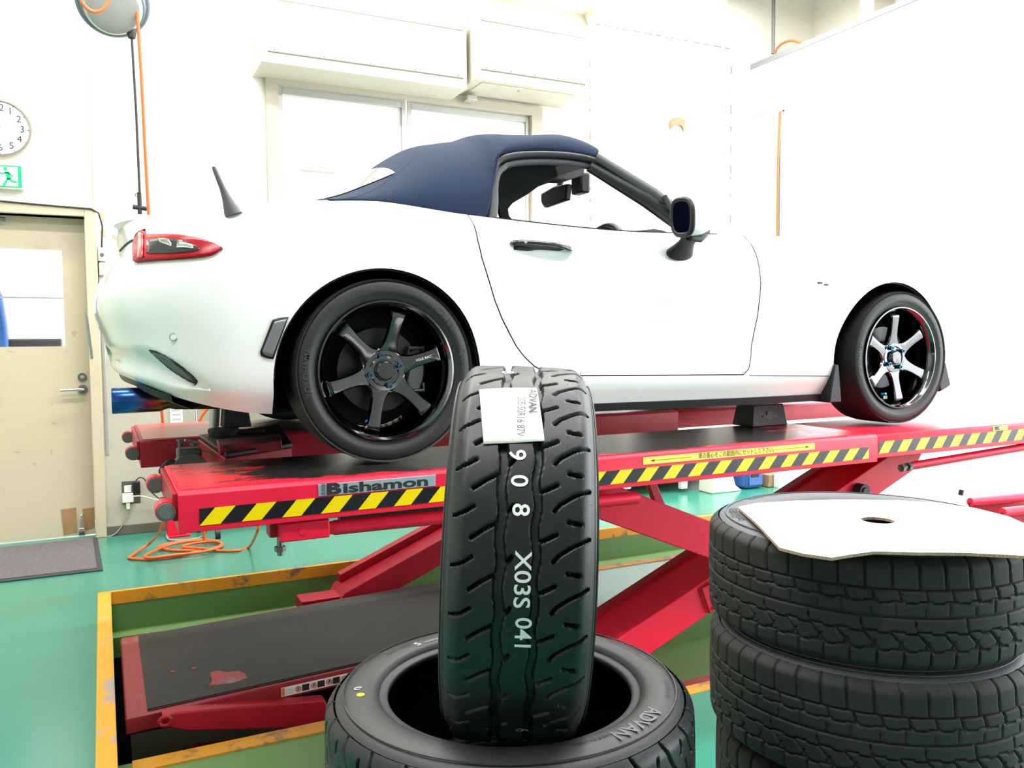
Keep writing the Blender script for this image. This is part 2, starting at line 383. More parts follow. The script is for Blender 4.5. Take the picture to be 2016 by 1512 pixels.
mb = MB(); mb.box((5.335, -3, 3.668), (5.62, 5.93, 3.70)); mb.box((5.332, -3, 3.655), (5.345, 5.93, 3.668)); struct(mb.build('trim_9', mat('lintel_edge', (.22, .22, .24), .5)))
mb = MB(); mb.box((6.1, -3, 3.60), (6.25, WY+T, 5)); struct(mb.build('wall_right_upper', M_wall))
mb = MB(); mb.box((5.62, -3, 3.60), (6.1, WY+T, 3.66)); struct(mb.build('wall_right_ledge', M_wall))
mb = MB(); mb.box((5.9, WY, 3.66), (6.1, WY+T, 5)); struct(mb.build('wall_back_corner', M_wall))
mb = MB(); mb.box((5.85, 5.02, 3.66), (6.1, 5.16, 5)); struct(mb.build('wall_right_column', M_wall))
mb = MB(); mb.box((-4.15, -3, 0), (-4, 6.1, 5)); struct(mb.build('wall_left', M_wall))
mb = MB(); mb.box((-4.15, -3.15, 0), (5.62, -3, 5)); struct(mb.build('front_light_blocker', mat('light_blocker_grey', (.30, .30, .29), .7, var=.1, vscale=1.5)))  # unseen wall added behind the camera, grey, to cut sky light and reflections
mb = MB(); mb.box((-4.15, -3, 5), (6.3, 6.1, 5.15)); struct(mb.build('ceiling', M_white))
mb = MB(); mb.box((-.005, WY-.012, 0), (3.6, WY, .062)); mb.box((3.6, 5.838, 0), (5.06, 5.85, .062)); struct(mb.build('baseboard_back', M_base, bevel=.003))
# shutter housing on the upper right wall, with its slatted curtain edge
sh = empty('shutter_box', (5.9, 4.2, 3.9)); tag(sh, 'beige roller shutter box high on the right wall above the white lintel', 'shutter box')
mb = MB(); mb.box((5.72, 1.0, 4.06), (6.095, 4.95, 4.5)); mb.build('housing', M_cream, sh, bevel=.006)
for k in range(4):
    mb = MB(); mb.box((5.70, 1.0, 4.08+k*.1), (5.722, 4.95, 4.16+k*.1)); mb.build('slat', M_shutter, sh, bevel=.004)
# peeling plaster strip
mb = MB(); pts = [un(x, y, 'y', 5.842) for x, y in [(1345, 236), (1375, 237), (1400, 241), (1420, 243), (1440, 248)]]
mb.tube([(p.x, 5.846, p.z) for p in pts], [.006, .009, .007, .010, .005], 6, flat=1.4); struct(mb.build('trim_10', M_cream))
mb = MB(); pts = [(5.10, 5.86, 3.16), (5.16, 5.75, 3.165), (5.195, 5.62, 3.175), (5.2, 5.51, 3.19)]; mb.tube(pts, [.01, .008, .012, .006], 6); struct(mb.build('trim_11', M_cream))
fl = MB(); c0 = un(1333, 246, 'y', 5.84)
for k in range(7):
    a = PI*k/6; fl.add([(c0.x-.09*math.cos(a), 5.846-.035*math.sin(a), c0.z+.06*math.sin(a)), (c0.x-.07*math.cos(a), 5.846-.03*math.sin(a), c0.z-.05+.05*math.sin(a))], [])
fl.f = [(2*i, 2*i+1, 2*i+3, 2*i+2) for i in range(6)]; fl.m = [0]*6
o = fl.build('plaster_flake', M_cardb); md = o.modifiers.new('s', 'SOLIDIFY'); md.thickness = .006; tag(o, 'curled brown flake of peeling plaster on the white wall above the side mirror', 'plaster flake')

# window behind the car
wn = struct(empty('window_1', (2.1, WY, 2.0)))
mb = MB(); mb.box((WX0-.065, WY-.03, WZ0), (WX0+.02, WY+.1, WZ1+.03)); mb.build('window_frame', M_frame, wn, bevel=.004)
mb = MB(); mb.box((WX1-.02, WY-.03, WZ0), (WX1+.075, WY+.1, WZ1+.03)); mb.build('window_frame', M_frame, wn, bevel=.004)
mb = MB(); mb.box((WX0-.065, WY-.035, WZ1-.035), (WX1+.075, WY+.1, WZ1+.035)); mb.build('window_frame', M_frame, wn, bevel=.004)
mb = MB(); mb.box((WX0-.065, WY-.05, WZ0-.04), (WX1+.075, WY+.1, WZ0+.02)); mb.build('window_sill', M_frame, wn, bevel=.004)
for x0, x1 in ((WX0+.02, 2.065), (2.075, WX1-.02)):
    mb = MB(); w = .032
    mb.box((x0, WY+.01, WZ0+.02), (x0+w, WY+.05, WZ1-.04)); mb.box((x1-w, WY+.01, WZ0+.02), (x1, WY+.05, WZ1-.04)); mb.box((x0+w, WY+.01, WZ1-.085), (x1-w, WY+.05, WZ1-.04)); mb.box((x0+w, WY+.01, WZ0+.02), (x1-w, WY+.05, WZ0+.07))
    f = mb.build('sash', M_alu, wn, bevel=.003)
    mb = MB(); mb.box((x0+w, WY+.03, WZ0+.07), (x1-w, WY+.036, WZ1-.085)); mb.build('pane', M_panel, f)
mb = MB(); a = un(592, 334, 'y', WY+.02); b = un(659, 340, 'y', WY+.02); mb.box((a.x, WY+.018, a.z-.004), (b.x, WY+.03, a.z+.004)); mb.build('pull_bar', M_frame, wn)

# boxes above the window
def wallbox(name, x0, x1, y, z0, z1, label, lip):
    e = empty(name, ((x0+x1)/2, WY, z0)); tag(e, label, 'shutter box')
    mb = MB(); mb.box((x0, y, z0), (x1, WY, z1)); mb.build('housing', M_cream, e, bevel=.004)
    mb = MB(); mb.box((x0+.04, y-.006, z0+.075), (x1-.03, y, z1-.07)); mb.build('front_cover', M_white, e, bevel=.002)
    for zz in (z0+.072, z1-.068):
        mb = MB(); mb.box((x0+.04, y-.009, zz-.004), (x1-.03, y-.001, zz+.003)); mb.build('cover_edge', M_line, e)
    for k in range(5):
        xx = x0+.08+(x1-x0-.15)*k/4
        mb = MB(); mb.cyl((xx, y-.012, z0+.085), (xx, y-.004, z0+.085), .006, n=8); mb.build('screw', M_line, e)
    if lip:
        mb = MB(); mb.box((x0+.07, y+.05, z0-.006), (x1-.1, WY-.06, z0)); h = mb.build('hatch', M_cream, e, bevel=.002)
        mb = MB(); mb.cyl((x0+.4, y+.12, z0-.012), (x0+.4, y+.12, z0-.005), .012, n=12); mb.build('hatch_knob', M_shutter, h)
wallbox('sign_box', .975, 2.40, 5.565, 3.03, 3.50, 'long cream shutter box with dark screw line over the window, left of two', False)
wallbox('sign_box', 2.44, 3.37, 5.50, 3.09, 3.57, 'shorter cream box with a bottom hatch over the window, right of two', True)
mb = MB(); a = un(928, 196, 'y', 5.80); mb.box((a.x-.04, 5.78, 3.025), (a.x+.04, 5.86, 3.06)); o = mb.build('latch', M_alu, None, bevel=.003); tag(o, 'small grey metal latch under the cream boxes at the window head', 'latch')

# door
dr = struct(empty('door_1', (-.53, WY, 0)))
mb = MB(); mb.box((DX1-.01, WY-.03, 0), (DX1+.055, WY+.12, DZ+.06)); mb.build('door_frame', M_door, dr, bevel=.004)
mb = MB(); mb.box((DX0-.06, WY-.03, 0), (DX0+.01, WY+.12, DZ+.06)); mb.build('door_frame', M_door, dr, bevel=.004)
mb = MB(); mb.box((DX0+.01, WY-.03, DZ-.0), (DX1-.01, WY+.12, DZ+.06)); mb.build('door_frame', M_door, dr, bevel=.004)
gx0, gx1, gz0, gz1 = -.80, -.205, 1.225, 1.83; YD = WY+.075
mb = MB(); lx0, lx1 = DX0+.012, DX1-.012
mb.box((lx0, YD, .008), (gx0, YD+.04, DZ-.004)); mb.box((gx1, YD, .008), (lx1, YD+.04, DZ-.004)); mb.box((gx0, YD, .008), (gx1, YD+.04, gz0)); mb.box((gx0, YD, gz1), (gx1, YD+.04, DZ-.004))
mb.build('door_leaf', M_door, dr)
for z0, z1 in ((gz0, 1.525), (1.535, gz1)):
    mb = MB(); mb.box((gx0, YD+.012, z0), (gx1, YD+.018, z1)); mb.build('pane', M_glass, dr)
mb = MB(); mb.box((gx0, YD+.008, 1.525), (gx1, YD+.022, 1.535)); mb.build('glazing_bar', M_alu, dr)
mb = MB(); mb.box((-1.1, YD+.5, 0), (0, YD+.52, 2.1)); struct(mb.build('wall_beyond_door', M_white))
mb = MB(); mb.prism([(-.78, 1.1), (-.53, 1.1), (-.535, 1.35), (-.555, 1.55), (-.60, 1.66), (-.78, 1.72)], 'y', YD+.2, YD+.28); o = mb.build('work_jacket', M_blue, None, bevel=.02); tag(o, 'blue work jacket hanging behind the glass of the beige door', 'jacket')
mb = MB(); mb.box((-.74, YD+.30, 1.10), (-.235, YD+.45, 1.275)); o = mb.build('counter', mat('counter_dark', (.03, .03, .035), .5), None, bevel=.01); tag(o, 'dark counter edge seen through the lower door glass', 'counter')
for (x, y, w, h) in ((10, 690, 24, 5), (100, 790, 5, 14), (100, 830, 12, 8), (20, 888, 30, 4), (98, 880, 6, 16), (135, 650, 22, 14), (60, 905, 16, 18), (125, 688, 10, 6)):
    p = un(x, y, 'y', YD); q = un(x+w, y+h, 'y', YD); mb = MB(); n_ = 8; cx_, cz_ = (p.x+q.x)/2, (p.z+q.z)/2
    mb.prism([(cx_+(q.x-p.x)/2*random.uniform(.25, 1)*math.cos(2*PI*k/n_), cz_+(p.z-q.z)/2*random.uniform(.2, 1)*math.sin(2*PI*k/n_)) for k in range(n_)], 'y', YD-.0006, YD+.001); mb.build('scuff_mark', mat('scuffed_paint', (.47, .395, .285), .6), dr)
hp = (un(163, 766, 'y', YD)); mb = MB(); mb.cyl((hp.x, YD, hp.z), (hp.x, YD-.012, hp.z), .028, n=24); h = mb.build('handle_rose', M_steel, dr, smooth=40)
mb = MB(); mb.tube([(hp.x, YD-.01, hp.z), (hp.x, YD-.05, hp.z), (hp.x-.02, YD-.055, hp.z), (hp.x-.125, YD-.055, hp.z-.002)], [.011, .011, .010, .008], 10); mb.build('lever', M_chrome, h, smooth=50)
mb = MB(); mb.cyl((hp.x, YD, hp.z+.078), (hp.x, YD-.014, hp.z+.078), .026, n=24); l = mb.build('lock', M_steel, dr, smooth=40)
mb = MB(); mb.cyl((hp.x, YD-.014, hp.z+.078), (hp.x, YD-.02, hp.z+.078), .012, n=16); mb.build('lock_core', M_chrome, l, smooth=40)
mb = MB(); mb.tube([(-.95, YD-.04, 2.005), (-.50, YD-.04, 2.0)], .014, 10); c = mb.build('door_closer', M_steel, dr, smooth=50)
for (x0, y0, x1, y1) in ((120, 1003, 152, 1050), (162, 1002, 192, 1040)):
    a = un(x0, y0, 'y', YD); b = un(x1, y1, 'y', YD); b.x = min(b.x, lx1)
    mb = MB(); mb.add([(a.x, YD-.002, a.z), (b.x, YD-.002, a.z+.005), (b.x+.0, YD-.002, b.z+.01), (a.x+.012, YD-.002, b.z-.003)], [(0, 1, 2, 3)]); o = mb.build('tape_patch', M_tapeb, dr); md = o.modifiers.new('s', 'SOLIDIFY'); md.thickness = .002
a = un(160, 1012, 'y', YD); mb = MB(); mb.box((a.x-.008, YD-.03, .05), (a.x+.008, YD, a.z)); mb.box((a.x-.018, YD-.035, .01), (a.x+.018, YD-.01, .06)); ds = mb.build('door_stop', M_chrome, dr, bevel=.003)
# doormat
m0 = empty('doormat', (-.45, 5.44, 0)); tag(m0, 'dark grey doormat on the teal floor in front of the beige door', 'doormat')
mb = MB(); mb.prism([(-1.35, 5.03), (-.03, 5.03), (-.06, 5.87), (-1.35, 5.87)], 'z', 0.001, .009); mb.build('border', M_matb, m0, bevel=.003)
mb = MB(); mb.prism([(-1.33, 5.06), (-.06, 5.06), (-.088, 5.85), (-1.33, 5.85)], 'z', .009, .014); mb.build('pile', M_mat, m0)
# clock
CR = 1.06
ck = empty('wall_clock', (-.505, WY, 2.535)); tag(ck, 'round wall clock with white dial and gold rim above the exit sign', 'clock')
mb = MB(); mb.lathe([(0, .158), (-.035, .170), (-.045, .166), (-.045, .157), (-.03, .155), (-.03, .0)], 64, 'y', (-.505, WY, 2.535)); mb.build('rim', M_clockrim, ck, smooth=40)
mb = MB(); mb.cyl((-.505, WY-.028, 2.535), (-.505, WY-.033, 2.535), .156, n=64); mb.build('dial', M_dial, ck, smooth=40)
for k in range(1, 13):
    a = PI/2-2*PI*k/12; cx, cz = -.505+.118*math.cos(a), 2.535+.118*math.sin(a)
    for q_, ch in enumerate(str(k)):
        ox = (q_-.5)*.030 if k > 9 else 0
        text_map('numeral', ch, .056, lambda x, y: (cx+ox+x, WY-.0345, cz+y), M_ink, ck, bold=.0)
    mb = MB(); c1, s1 = math.cos(a), math.sin(a); mb.cyl((-.505+.146*c1, WY-.034, 2.535+.146*s1), (-.505+.154*c1, WY-.034, 2.535+.154*s1), .0016, n=6); mb.build('tick', M_ink, ck)
mb = MB(); mb.box((-.510, WY-.038, 2.535), (-.500, WY-.036, 2.61)); mb.build('hour_hand', M_ink, ck)
mb = MB(); mb.box((-.508, WY-.041, 2.52), (-.502, WY-.039, 2.645)); mb.build('minute_hand', M_ink, ck)
# emergency exit sign
ex = empty('exit_sign', (-.58, WY, 2.173)); tag(ex, 'green and white running man exit sign above the beige door', 'sign')
mb = MB(); mb.box((-.72, WY-.05, 2.173), (-.391, WY, 2.321)); mb.build('housing', M_ivory, ex, bevel=.004)
mb = MB(); mb.box((-.712, WY-.053, 2.182), (-.399, WY-.049, 2.312)); mb.build('green_panel', M_green, ex)
mb = MB(); yq = WY-.0545; mb.add([(-.700, yq, 2.19), (-.418, yq, 2.19), (-.418, yq, 2.303), (-.700, yq, 2.303)], [(0, 1, 2, 3)]); mb.build('white_field', M_exitw, ex)
run = MB(); yq = WY-.0555
def stick(pts, w):
    for (x0, z0), (x1, z1) in zip(pts, pts[1:]):
        d = Vector((x1-x0, 0, z1-z0)).normalized(); n = Vector((-d.z, 0, d.x))*w/2
        run.add([(x0+n.x, yq, z0+n.z), (x0-n.x, yq, z0-n.z), (x1-n.x, yq, z1-n.z), (x1+n.x, yq, z1+n.z)], [(0, 1, 2, 3)])
X0, Z0 = -.475, 2.185
stick([(X0, Z0+.088), (X0+.012, Z0+.045)], .024); stick([(X0+.008, Z0+.05), (X0+.028, Z0+.032), (X0+.05, Z0+.03)], .013); stick([(X0+.008, Z0+.05), (X0-.012, Z0+.02), (X0-.02, Z0)], .013)
stick([(X0, Z0+.085), (X0-.025, Z0+.075), (X0-.04, Z0+.085)], .009); stick([(X0+.0, Z0+.085), (X0+.022, Z0+.072), (X0+.03, Z0+.06)], .009)
run.cyl((X0-.006, yq, Z0+.105), (X0-.006, yq-.0005, Z0+.105), .011, n=16); run.build('running_figure', M_green, ex, fixn=False)
# wall switch box and cable by the door frame
sw = empty('switch_box', (.02, WY, 1.68)); tag(sw, 'small cream switch box on the wall right of the beige door frame', 'switch')
mb = MB(); mb.box((0, WY-.03, 1.76), (.045, WY, 1.845)); mb.build('upper_box', M_ivory, sw, bevel=.004)
mb = MB(); mb.cyl((.022, WY-.03, 1.80), (.022, WY-.036, 1.80), .012, n=16); mb.build('button', M_steel, sw)
mb = MB(); mb.box((.002, WY-.028, 1.67), (.043, WY, 1.75)); mb.build('lower_box', M_cream, sw, bevel=.004)
mb = MB(); mb.tube([(-1.0, WY-.035, 2.103), (-.52, WY-.036, 2.100), (-.2, WY-.036, 2.088), (-.03, WY-.036, 2.083), (.012, WY-.03, 2.06), (.03, WY-.02, 1.98), (.022, WY-.012, 1.85), (-.004, WY-.010, 1.72), (-.004, WY-.01, 1.62)], .0055, 8)
o = mb.build('wall_cable', M_cord, None, smooth=60); tag(o, 'thin dark cable running over the beige door frame and down its side', 'cable')
# aluminium conduit strip right of the door, down to the wall socket cord
mb = MB(); mb.box((.005, WY-.014, .53), (.022, WY, 1.62)); o = mb.build('cable_duct', M_alu, None, bevel=.002); tag(o, 'narrow silver cable duct standing up the wall beside the door frame', 'cable duct')
for (x, y, s) in ((203, 425, 1.0), (204, 458, .8), (190, 490, .5)):
    p = un(x, y, 'y', WY-.001); mb = MB(); n = 9; pts = [(p.x+s*random.uniform(.6, 1.2)*.018*math.cos(2*PI*k/n), p.z+s*random.uniform(.6, 1.2)*.036*math.sin(2*PI*k/n)) for k in range(n)]
    mb.prism(pts, 'y', WY-.003, WY); struct(mb.build('trim_12', mat('bare_plaster', (.62, .50, .33), .8)))
# wall socket with plugs
so = empty('wall_socket', (.14, WY, .17)); tag(so, 'wall socket with white tap and plugs low on the wall near the doormat', 'socket')
def wp(x, y, Y=WY): return un(x, y, 'y', Y)
a, b = wp(239, 948), wp(277, 990); mb = MB(); mb.box((a.x, WY-.006, b.z), (b.x, WY, a.z)); mb.build('plate', mat('bronze_plate', (.16, .14, .12), .4, .5), so, bevel=.002)
a, b = wp(244, 956), wp(259, 968); mb = MB(); mb.box((a.x, WY-.012, b.z), (b.x, WY-.004, a.z)); mb.build('outlet', M_wplas, so, bevel=.002)
a, b = wp(261, 948), wp(276, 970); mb = MB(); mb.box((a.x, WY-.045, b.z), (b.x, WY-.006, a.z)); mb.build('adapter', M_trim, so, bevel=.004)
a, b = wp(240, 971), wp(263, 987); mb = MB(); mb.box((a.x, WY-.035, b.z), (b.x, WY-.006, a.z)); mb.build('tap', M_wplas, so, bevel=.003)
a, b = wp(248, 987), wp(256, 1001); mb = MB(); mb.box((a.x, WY-.03, b.z), (b.x, WY-.008, a.z)); mb.build('plug', M_ivory, so, bevel=.003)
def cordpts(lst, Y): return [tuple(un(x, y, 'y', Y)) for x, y in lst]
mb = MB(); mb.tube(catmull(cordpts([(252, 1001), (250, 1015), (240, 1035), (228, 1050), (214, 1056), (206, 1050), (205, 1020), (206, 960)], WY-.02), 30).tolist(), .004, 7); o = mb.build('grey_cord', M_greycord, None, smooth=60); tag(o, 'thin grey cord looping from the wall socket down toward the door frame', 'cord')
mb = MB(); mb.tube(catmull(cordpts([(266, 948), (275, 940), (286, 945), (292, 962), (305, 975), (322, 990), (324, 1010)], WY-.06), 30).tolist(), .004, 7); o = mb.build('black_cord', M_cord, None, smooth=60); tag(o, 'thin black cord arching from the black adapter in the wall socket', 'cord')
mb = MB(); mb.tube(catmull(cordpts([(262, 977), (280, 977), (300, 982), (330, 990), (350, 1010)], WY-.07), 20).tolist(), .004, 7); o = mb.build('power_cable', M_wplas, None, smooth=60); tag(o, 'white power cable leaving the tap of the wall socket toward the lift', 'cable')
# notice on the wall under the exhaust
a, b = wp(334, 800), wp(360, 842); mb = MB(); mb.box((a.x, WY-.009, b.z), (b.x, WY, a.z)); nb = mb.build('wall_notice', M_lsticker, None); tag(nb, 'white paper notice on the wall seen under the exhaust tip', 'notice')
for k in range(4):
    z = a.z-.02-k*.03; mb = MB(); mb.box((a.x+.012, WY-.010, z-.012), (b.x-.012, WY-.009, z)); mb.build('print_line', mat('grey_print', (.55, .52, .52), .6), nb)
# conduits on the right return wall
mb = MB(); mb.cyl((5.30, 5.506, 2.0), (5.30, 5.506, 3.18), .012, n=10); mb.build; o = mb.build('conduit', M_steel, None, smooth=50); tag(o, 'grey conduit pipe beside the orange hose in the right wall corner', 'conduit')
cq = un(1522, 106, 'x', 5.43); mb = MB(); mb.cyl((5.43, cq.y, cq.z), (5.43, cq.y, 5), .016, n=10); o = mb.build('conduit', mat('dark_conduit', (.14, .14, .14), .5), None, smooth=50); tag(o, 'grey conduit pipe rising above the white lintel at upper right', 'conduit')
mb = MB(); mb.tube(catmull([(5.265, 5.49, 1.9), (5.262, 5.49, 2.5), (5.272, 5.492, 2.9), (5.28, 5.48, 3.17)], 14).tolist(), .009, 8); o = mb.build('air_hose', M_orange, None, smooth=60); tag(o, 'orange hose hanging in the right wall corner under the lintel', 'hose')
mb = MB(); mb.tube(catmull([tuple(un(x, y, 'x', 5.39)) for x, y in [(1526, 106), (1530, 95), (1541, 85), (1558, 80), (1576, 84), (1584, 90)]], 24).tolist(), .010, 8); o = mb.build('air_hose', M_orange, None, smooth=60); tag(o, 'orange hose arching over the white lintel at upper right', 'hose')
# ================================================================== the car
CARL = Vector((.798, 3.355, .866))
car = empty('sports_car'); tag(car, 'white two-seat roadster with navy soft top standing on the red lift', 'car')
KX = np.array([-.35, 0, .35, .9, 1.5, 1.95, 2.3, 2.55])
# level: z at KX, half width at KX, rear extent, rear z, front extent, front z
LV = [
 ([.170, .15, .150, .145, .14, .14, .14, .14], [.800, .80, .79, .79, .79, .79, .79, .78], -.715, .262, 2.98, .16),
 ([.250, .25, .250, .245, .24, .24, .24, .24], [.838, .84, .822, .822, .825, .83, .842, .83], -.770, .300, 3.05, .25),
 ([.380, .38, .370, .36, .36, .37, .38, .38], [.852, .858, .826, .798, .806, .838, .858, .845], -.790, .390, 3.07, .37),
 ([.500, .50, .490, .48, .48, .49, .50, .49], [.856, .866, .838, .812, .822, .850, .866, .848], -.818, .490, 3.06, .46),
 ([.600, .60, .590, .58, .58, .59, .60, .58], [.848, .860, .838, .826, .836, .853, .860, .836], -.812, .560, 3.03, .52),
 ([.685, .69, .680, .67, .67, .68, .69, .66], [.822, .838, .830, .830, .836, .838, .835, .80], -.780, .622, 2.98, .57),
 ([.768, .780, .756, .738, .745, .755, .755, .715], [.765, .785, .800, .815, .818, .805, .790, .74], -.737, .680, 2.90, .61),
 ([.820, .842, .806, .777, .790, .803, .795, .75], [.655, .690, .745, .785, .780, .750, .710, .64], -.737, .768, 2.80, .64),
]
def interp_side(vals, x):
    c = catmull(np.column_stack([KX, vals]), 8*12); return np.interp(x, c[:, 0], c[:, 1])
NS, NC = 72, 26
xs_side = np.linspace(2.55, -.35, NS)
cols = []   # per level list of (x, y, z) from front centre to rear centre (near side, y negative)
for zt, wt, xr, zr, xf, zf in LV:
    pts = []
    zs = interp_side(zt, xs_side); ws = interp_side(wt, xs_side); nf, nr = 2.3, 2.7
    for k in range(NC):
        th = PI/2*(1-k/NC); sx = math.sin(th)**(2/nf); cy = math.cos(th)**(2/nf) if k else 0
        pts.append((2.55+(xf-2.55)*sx, -ws[0]*cy, zs[0]+(zf-zs[0])*sx))
    for x, w, z in zip(xs_side, ws, zs): pts.append((x, -w, z))
    for k in range(1, NC+1):
        th = PI/2*k/NC; sx = math.sin(th)**(2/nr); cy = math.cos(th)**(2/nr) if k < NC else 0
        pts.append((-.35+(xr+.35)*sx, -ws[-1]*cy, zs[-1]+(zr-zs[-1])*sx**1.5))
    cols.append(pts)
C = np.array(cols)                     # levels, columns, 3
ncol = C.shape[1]; NR = 72
G = np.stack([catmull(C[:, j, :], NR) for j in range(ncol)], 1)     # NR, ncol, 3
# concave scoop low on the rear bumper corner
for i in range(NR):
    for j in range(ncol):
        x, y, z = G[i, j]
        if x < -.50:
            top = np.interp(x, [-.80, -.675, -.60, -.54], [.385, .372, .325, .262]); bot = np.interp(x, [-.80, -.65, -.54], [.30, .245, .250])
            if bot < z < top:
                f = (z-bot)/max(top-bot, 1e-4); dpt = .032*math.sin(PI*f**1.25)**1.3*min(1, (-.52-x)/.05 if x < -.52 else 0)
                n = Vector((-.5, -1, 0)).normalized(); G[i, j] -= np.array(n)*(-dpt) if False else np.array((n.x*dpt, n.y*dpt, 0))*1.0
bmx = []
mb = MB()
ND = 12
def ring_rows():
    rows = []
    for j in range(ncol):
        near = [tuple(p) for p in G[:, j, :]]
        # deck from near crest over to far crest
        x, y, z = G[-1, j]; w = abs(y)
        cr = np.interp(x, [-.8, -.6, 0, .5, 1.4, 2.2, 2.8], [.0, .035, .045, .02, .03, .055, .03])
        deck = []
        for k in range(1, ND):
            t = -1+2*k/ND; deck.append((x, t*w, z+cr*(1-t*t)*min(1, w/.4)))
        far = [(a, -b, c) for a, b, c in near[::-1]]
        x0, y0, z0 = G[0, j]; w0 = abs(y0)
        under = [(x0, w0*(1-2*k/4), z0) for k in range(1, 4)]
        rows.append(near+deck+far+under)
    return rows
rows = ring_rows()
mb.grid(rows, closed=True)
me = bpy.data.meshes.new('body'); me.from_pydata(mb.v, [], mb.f)
bm = bmesh.new(); bm.from_mesh(me); bmesh.ops.remove_doubles(bm, verts=bm.verts, dist=.0004)
bmesh.ops.holes_fill(bm, edges=bm.edges, sides=0); bmesh.ops.recalc_face_normals(bm, faces=bm.faces); bm.to_mesh(me); bm.free()
me.materials.append(M_body); me.materials.append(M_liner)
body = finish('body', me, (0, 0, 0), car)
def cutter(mb, m): o = mb.build('cut', m); return o
def arch_cut(cx, cz, r):
    for s in (-1, 1):
        m2 = MB(); m2.cyl((cx, s*.55, cz), (cx, s*1.0, cz), r, n=72); m2.box((cx-r*.999, s*.55, -.2), (cx+r*.999, s*1.0, cz)) if False else None
        o = cutter(m2, M_liner); boolean(body, o); drop(o)
        m2 = MB(); m2.box((cx-r*.995, s*.55, 0), (cx+r*.995, s*1.0, cz)); o = cutter(m2, M_liner); boolean(body, o); drop(o)
arch_cut(-.008, .272, .338)
arch_cut(2.268, .285, .332)
# cockpit
m2 = MB(); m2.prism([(.36, -.64), (1.30, -.66), (1.52, -.60), (1.62, -.3), (1.62, .3), (1.52, .60), (1.30, .66), (.36, .64), (.22, .5), (.22, -.5)], 'z', .40, 1.2); o = cutter(m2, M_liner); boolean(body, o); drop(o)
# the doors are cut out of the body as panels of their own
door_poly = [(.325, .90), (.325, .712), (.333, .655), (.377, .517), (.405, .458), (.441, .401), (.468, .360), (.498, .324), (.535, .292), (.575, .271), (.630, .259), (.695, .255), (1.460, .238), (1.490, .262), (1.511, .315), (1.526, .39), (1.535, .473), (1.535, .60), (1.52, .70), (1.49, .80), (1.48, .90)]
cxy = np.array(door_poly).mean(0)
def shrink(poly, d):
    out = []; n = len(poly)
    for i in range(n):
        p0, p1, p2 = Vector(poly[i-1]), Vector(poly[i]), Vector(poly[(i+1) % n]); a = (p1-p0).normalized(); b = (p2-p1).normalized()
        nn = (Vector((-a.y, a.x))+Vector((-b.y, b.x))).normalized(); out.append(tuple(p1+nn*d))
    return out
doors = []
for s in (-1, 1):
    m2 = MB(); m2.prism(shrink(door_poly, .0045), 'y', s*.705, s*1.0); oc = cutter(m2, M_trim)
    d = body.copy(); d.data = body.data.copy(); d.name = 'door'; COL.objects.link(d); boolean(d, oc, 'INTERSECT'); drop(oc); doors.append(d); WLOC[d.name] = Vector((0, 0, 0))
    m2 = MB(); m2.prism(door_poly, 'y', s*.702, s*1.0); oc = cutter(m2, M_gap); boolean(body, oc); drop(oc)
for o in [body]+doors:
    o.parent = car; o.data.polygons.foreach_set('use_smooth', [True]*len(o.data.polygons)); o.data.set_sharp_from_angle(angle=rad(38)); o.data.name = o.name
bm = bmesh.new(); bm.from_mesh(body.data)
for d in doors: bm.from_mesh(d.data)
BVH = BVHTree.FromBMesh(bm); bm.free()
def hit(x, y, off=0.):
    d = px(x, y).normalized(); loc, n, i, t = BVH.ray_cast(CAMP-CARL, d)
    if loc is None: return None
    if n.dot(d) > 0: n = -n
    return loc+n*off
def surf(x, z, off=0., side=-1):
    loc, n, i, t = BVH.ray_cast(Vector((x, side*2, z)), Vector((0, -side, 0)))
    if n.dot(Vector((0, -side, 0))) > 0: n = -n
    return loc+n*off
def strip_patch(upper, lower, rows=6, cols=30, off=.003, mode='px'):
    U = catmull(upper, cols); L = catmull(lower, cols); R = []; last = None
    for k in range(rows):
        t = k/(rows-1); row = []
        for u, l in zip(U, L):
            q = u*(1-t)+l*t; p = hit(q[0], q[1], off) if mode == 'px' else surf(q[0], q[1], off)
            p = p or last; last = p; row.append(tuple(p))
        R.append(row)
    return R
def shell(name, R, m, parent, th=.006, label=None):
    b = MB(); b.grid(R); o = b.build(name, m, parent, smooth=60, label=label); md = o.modifiers.new('s', 'SOLIDIFY'); md.thickness = th; md.offset = -1; return o
def flatten(name, fn_rows, m, parent, **k): return shell(name, fn_rows, m, parent, **k)
# black sill strip below the white rocker
for s in (-1, 1):
    b = MB(); pts_t = []
    R = []
    for x in np.linspace(.36, 1.93, 30):
        z0 = float(interp_side(LV[0][0], x)); w0 = float(interp_side(LV[0][1], x)); R.append([(x, s*(w0-.03), z0-.026), (x, s*(w0+.004), z0-.022), (x, s*(w0+.012), z0+.006), (x, s*(w0-.03), z0+.01)])
    b.grid(R, closed=True); b.build('sill_strip', M_trim, car, smooth=50)
# rocker seam under the door
p = [surf(x, float(np.interp(x, [.695, 1.46, 1.93], [.253, .237, .222])), .0004) for x in np.linspace(1.49, 1.92, 16)]
b = MB(); b.tube([tuple(q) for q in p], .0016, 5); b.build('panel_seam', M_gap, car)
p = [hit(x, y, .0004) for x, y in zip(np.linspace(962, 1062, 14), np.linspace(687, 712, 14))]
# front mud flap
b = MB(); b.prism([(1.935, .27), (1.955, .27), (1.975, .112), (1.905, .112), (1.91, .15)], 'y', -.845, -.70); b.build('mud_flap', M_trim, car, bevel=.004)
b = MB(); b.prism([(2.56, .25), (2.62, .27), (2.66, .16), (2.58, .13)], 'y', -.85, -.60); b.build('front_lip', M_trim, car, bevel=.01)
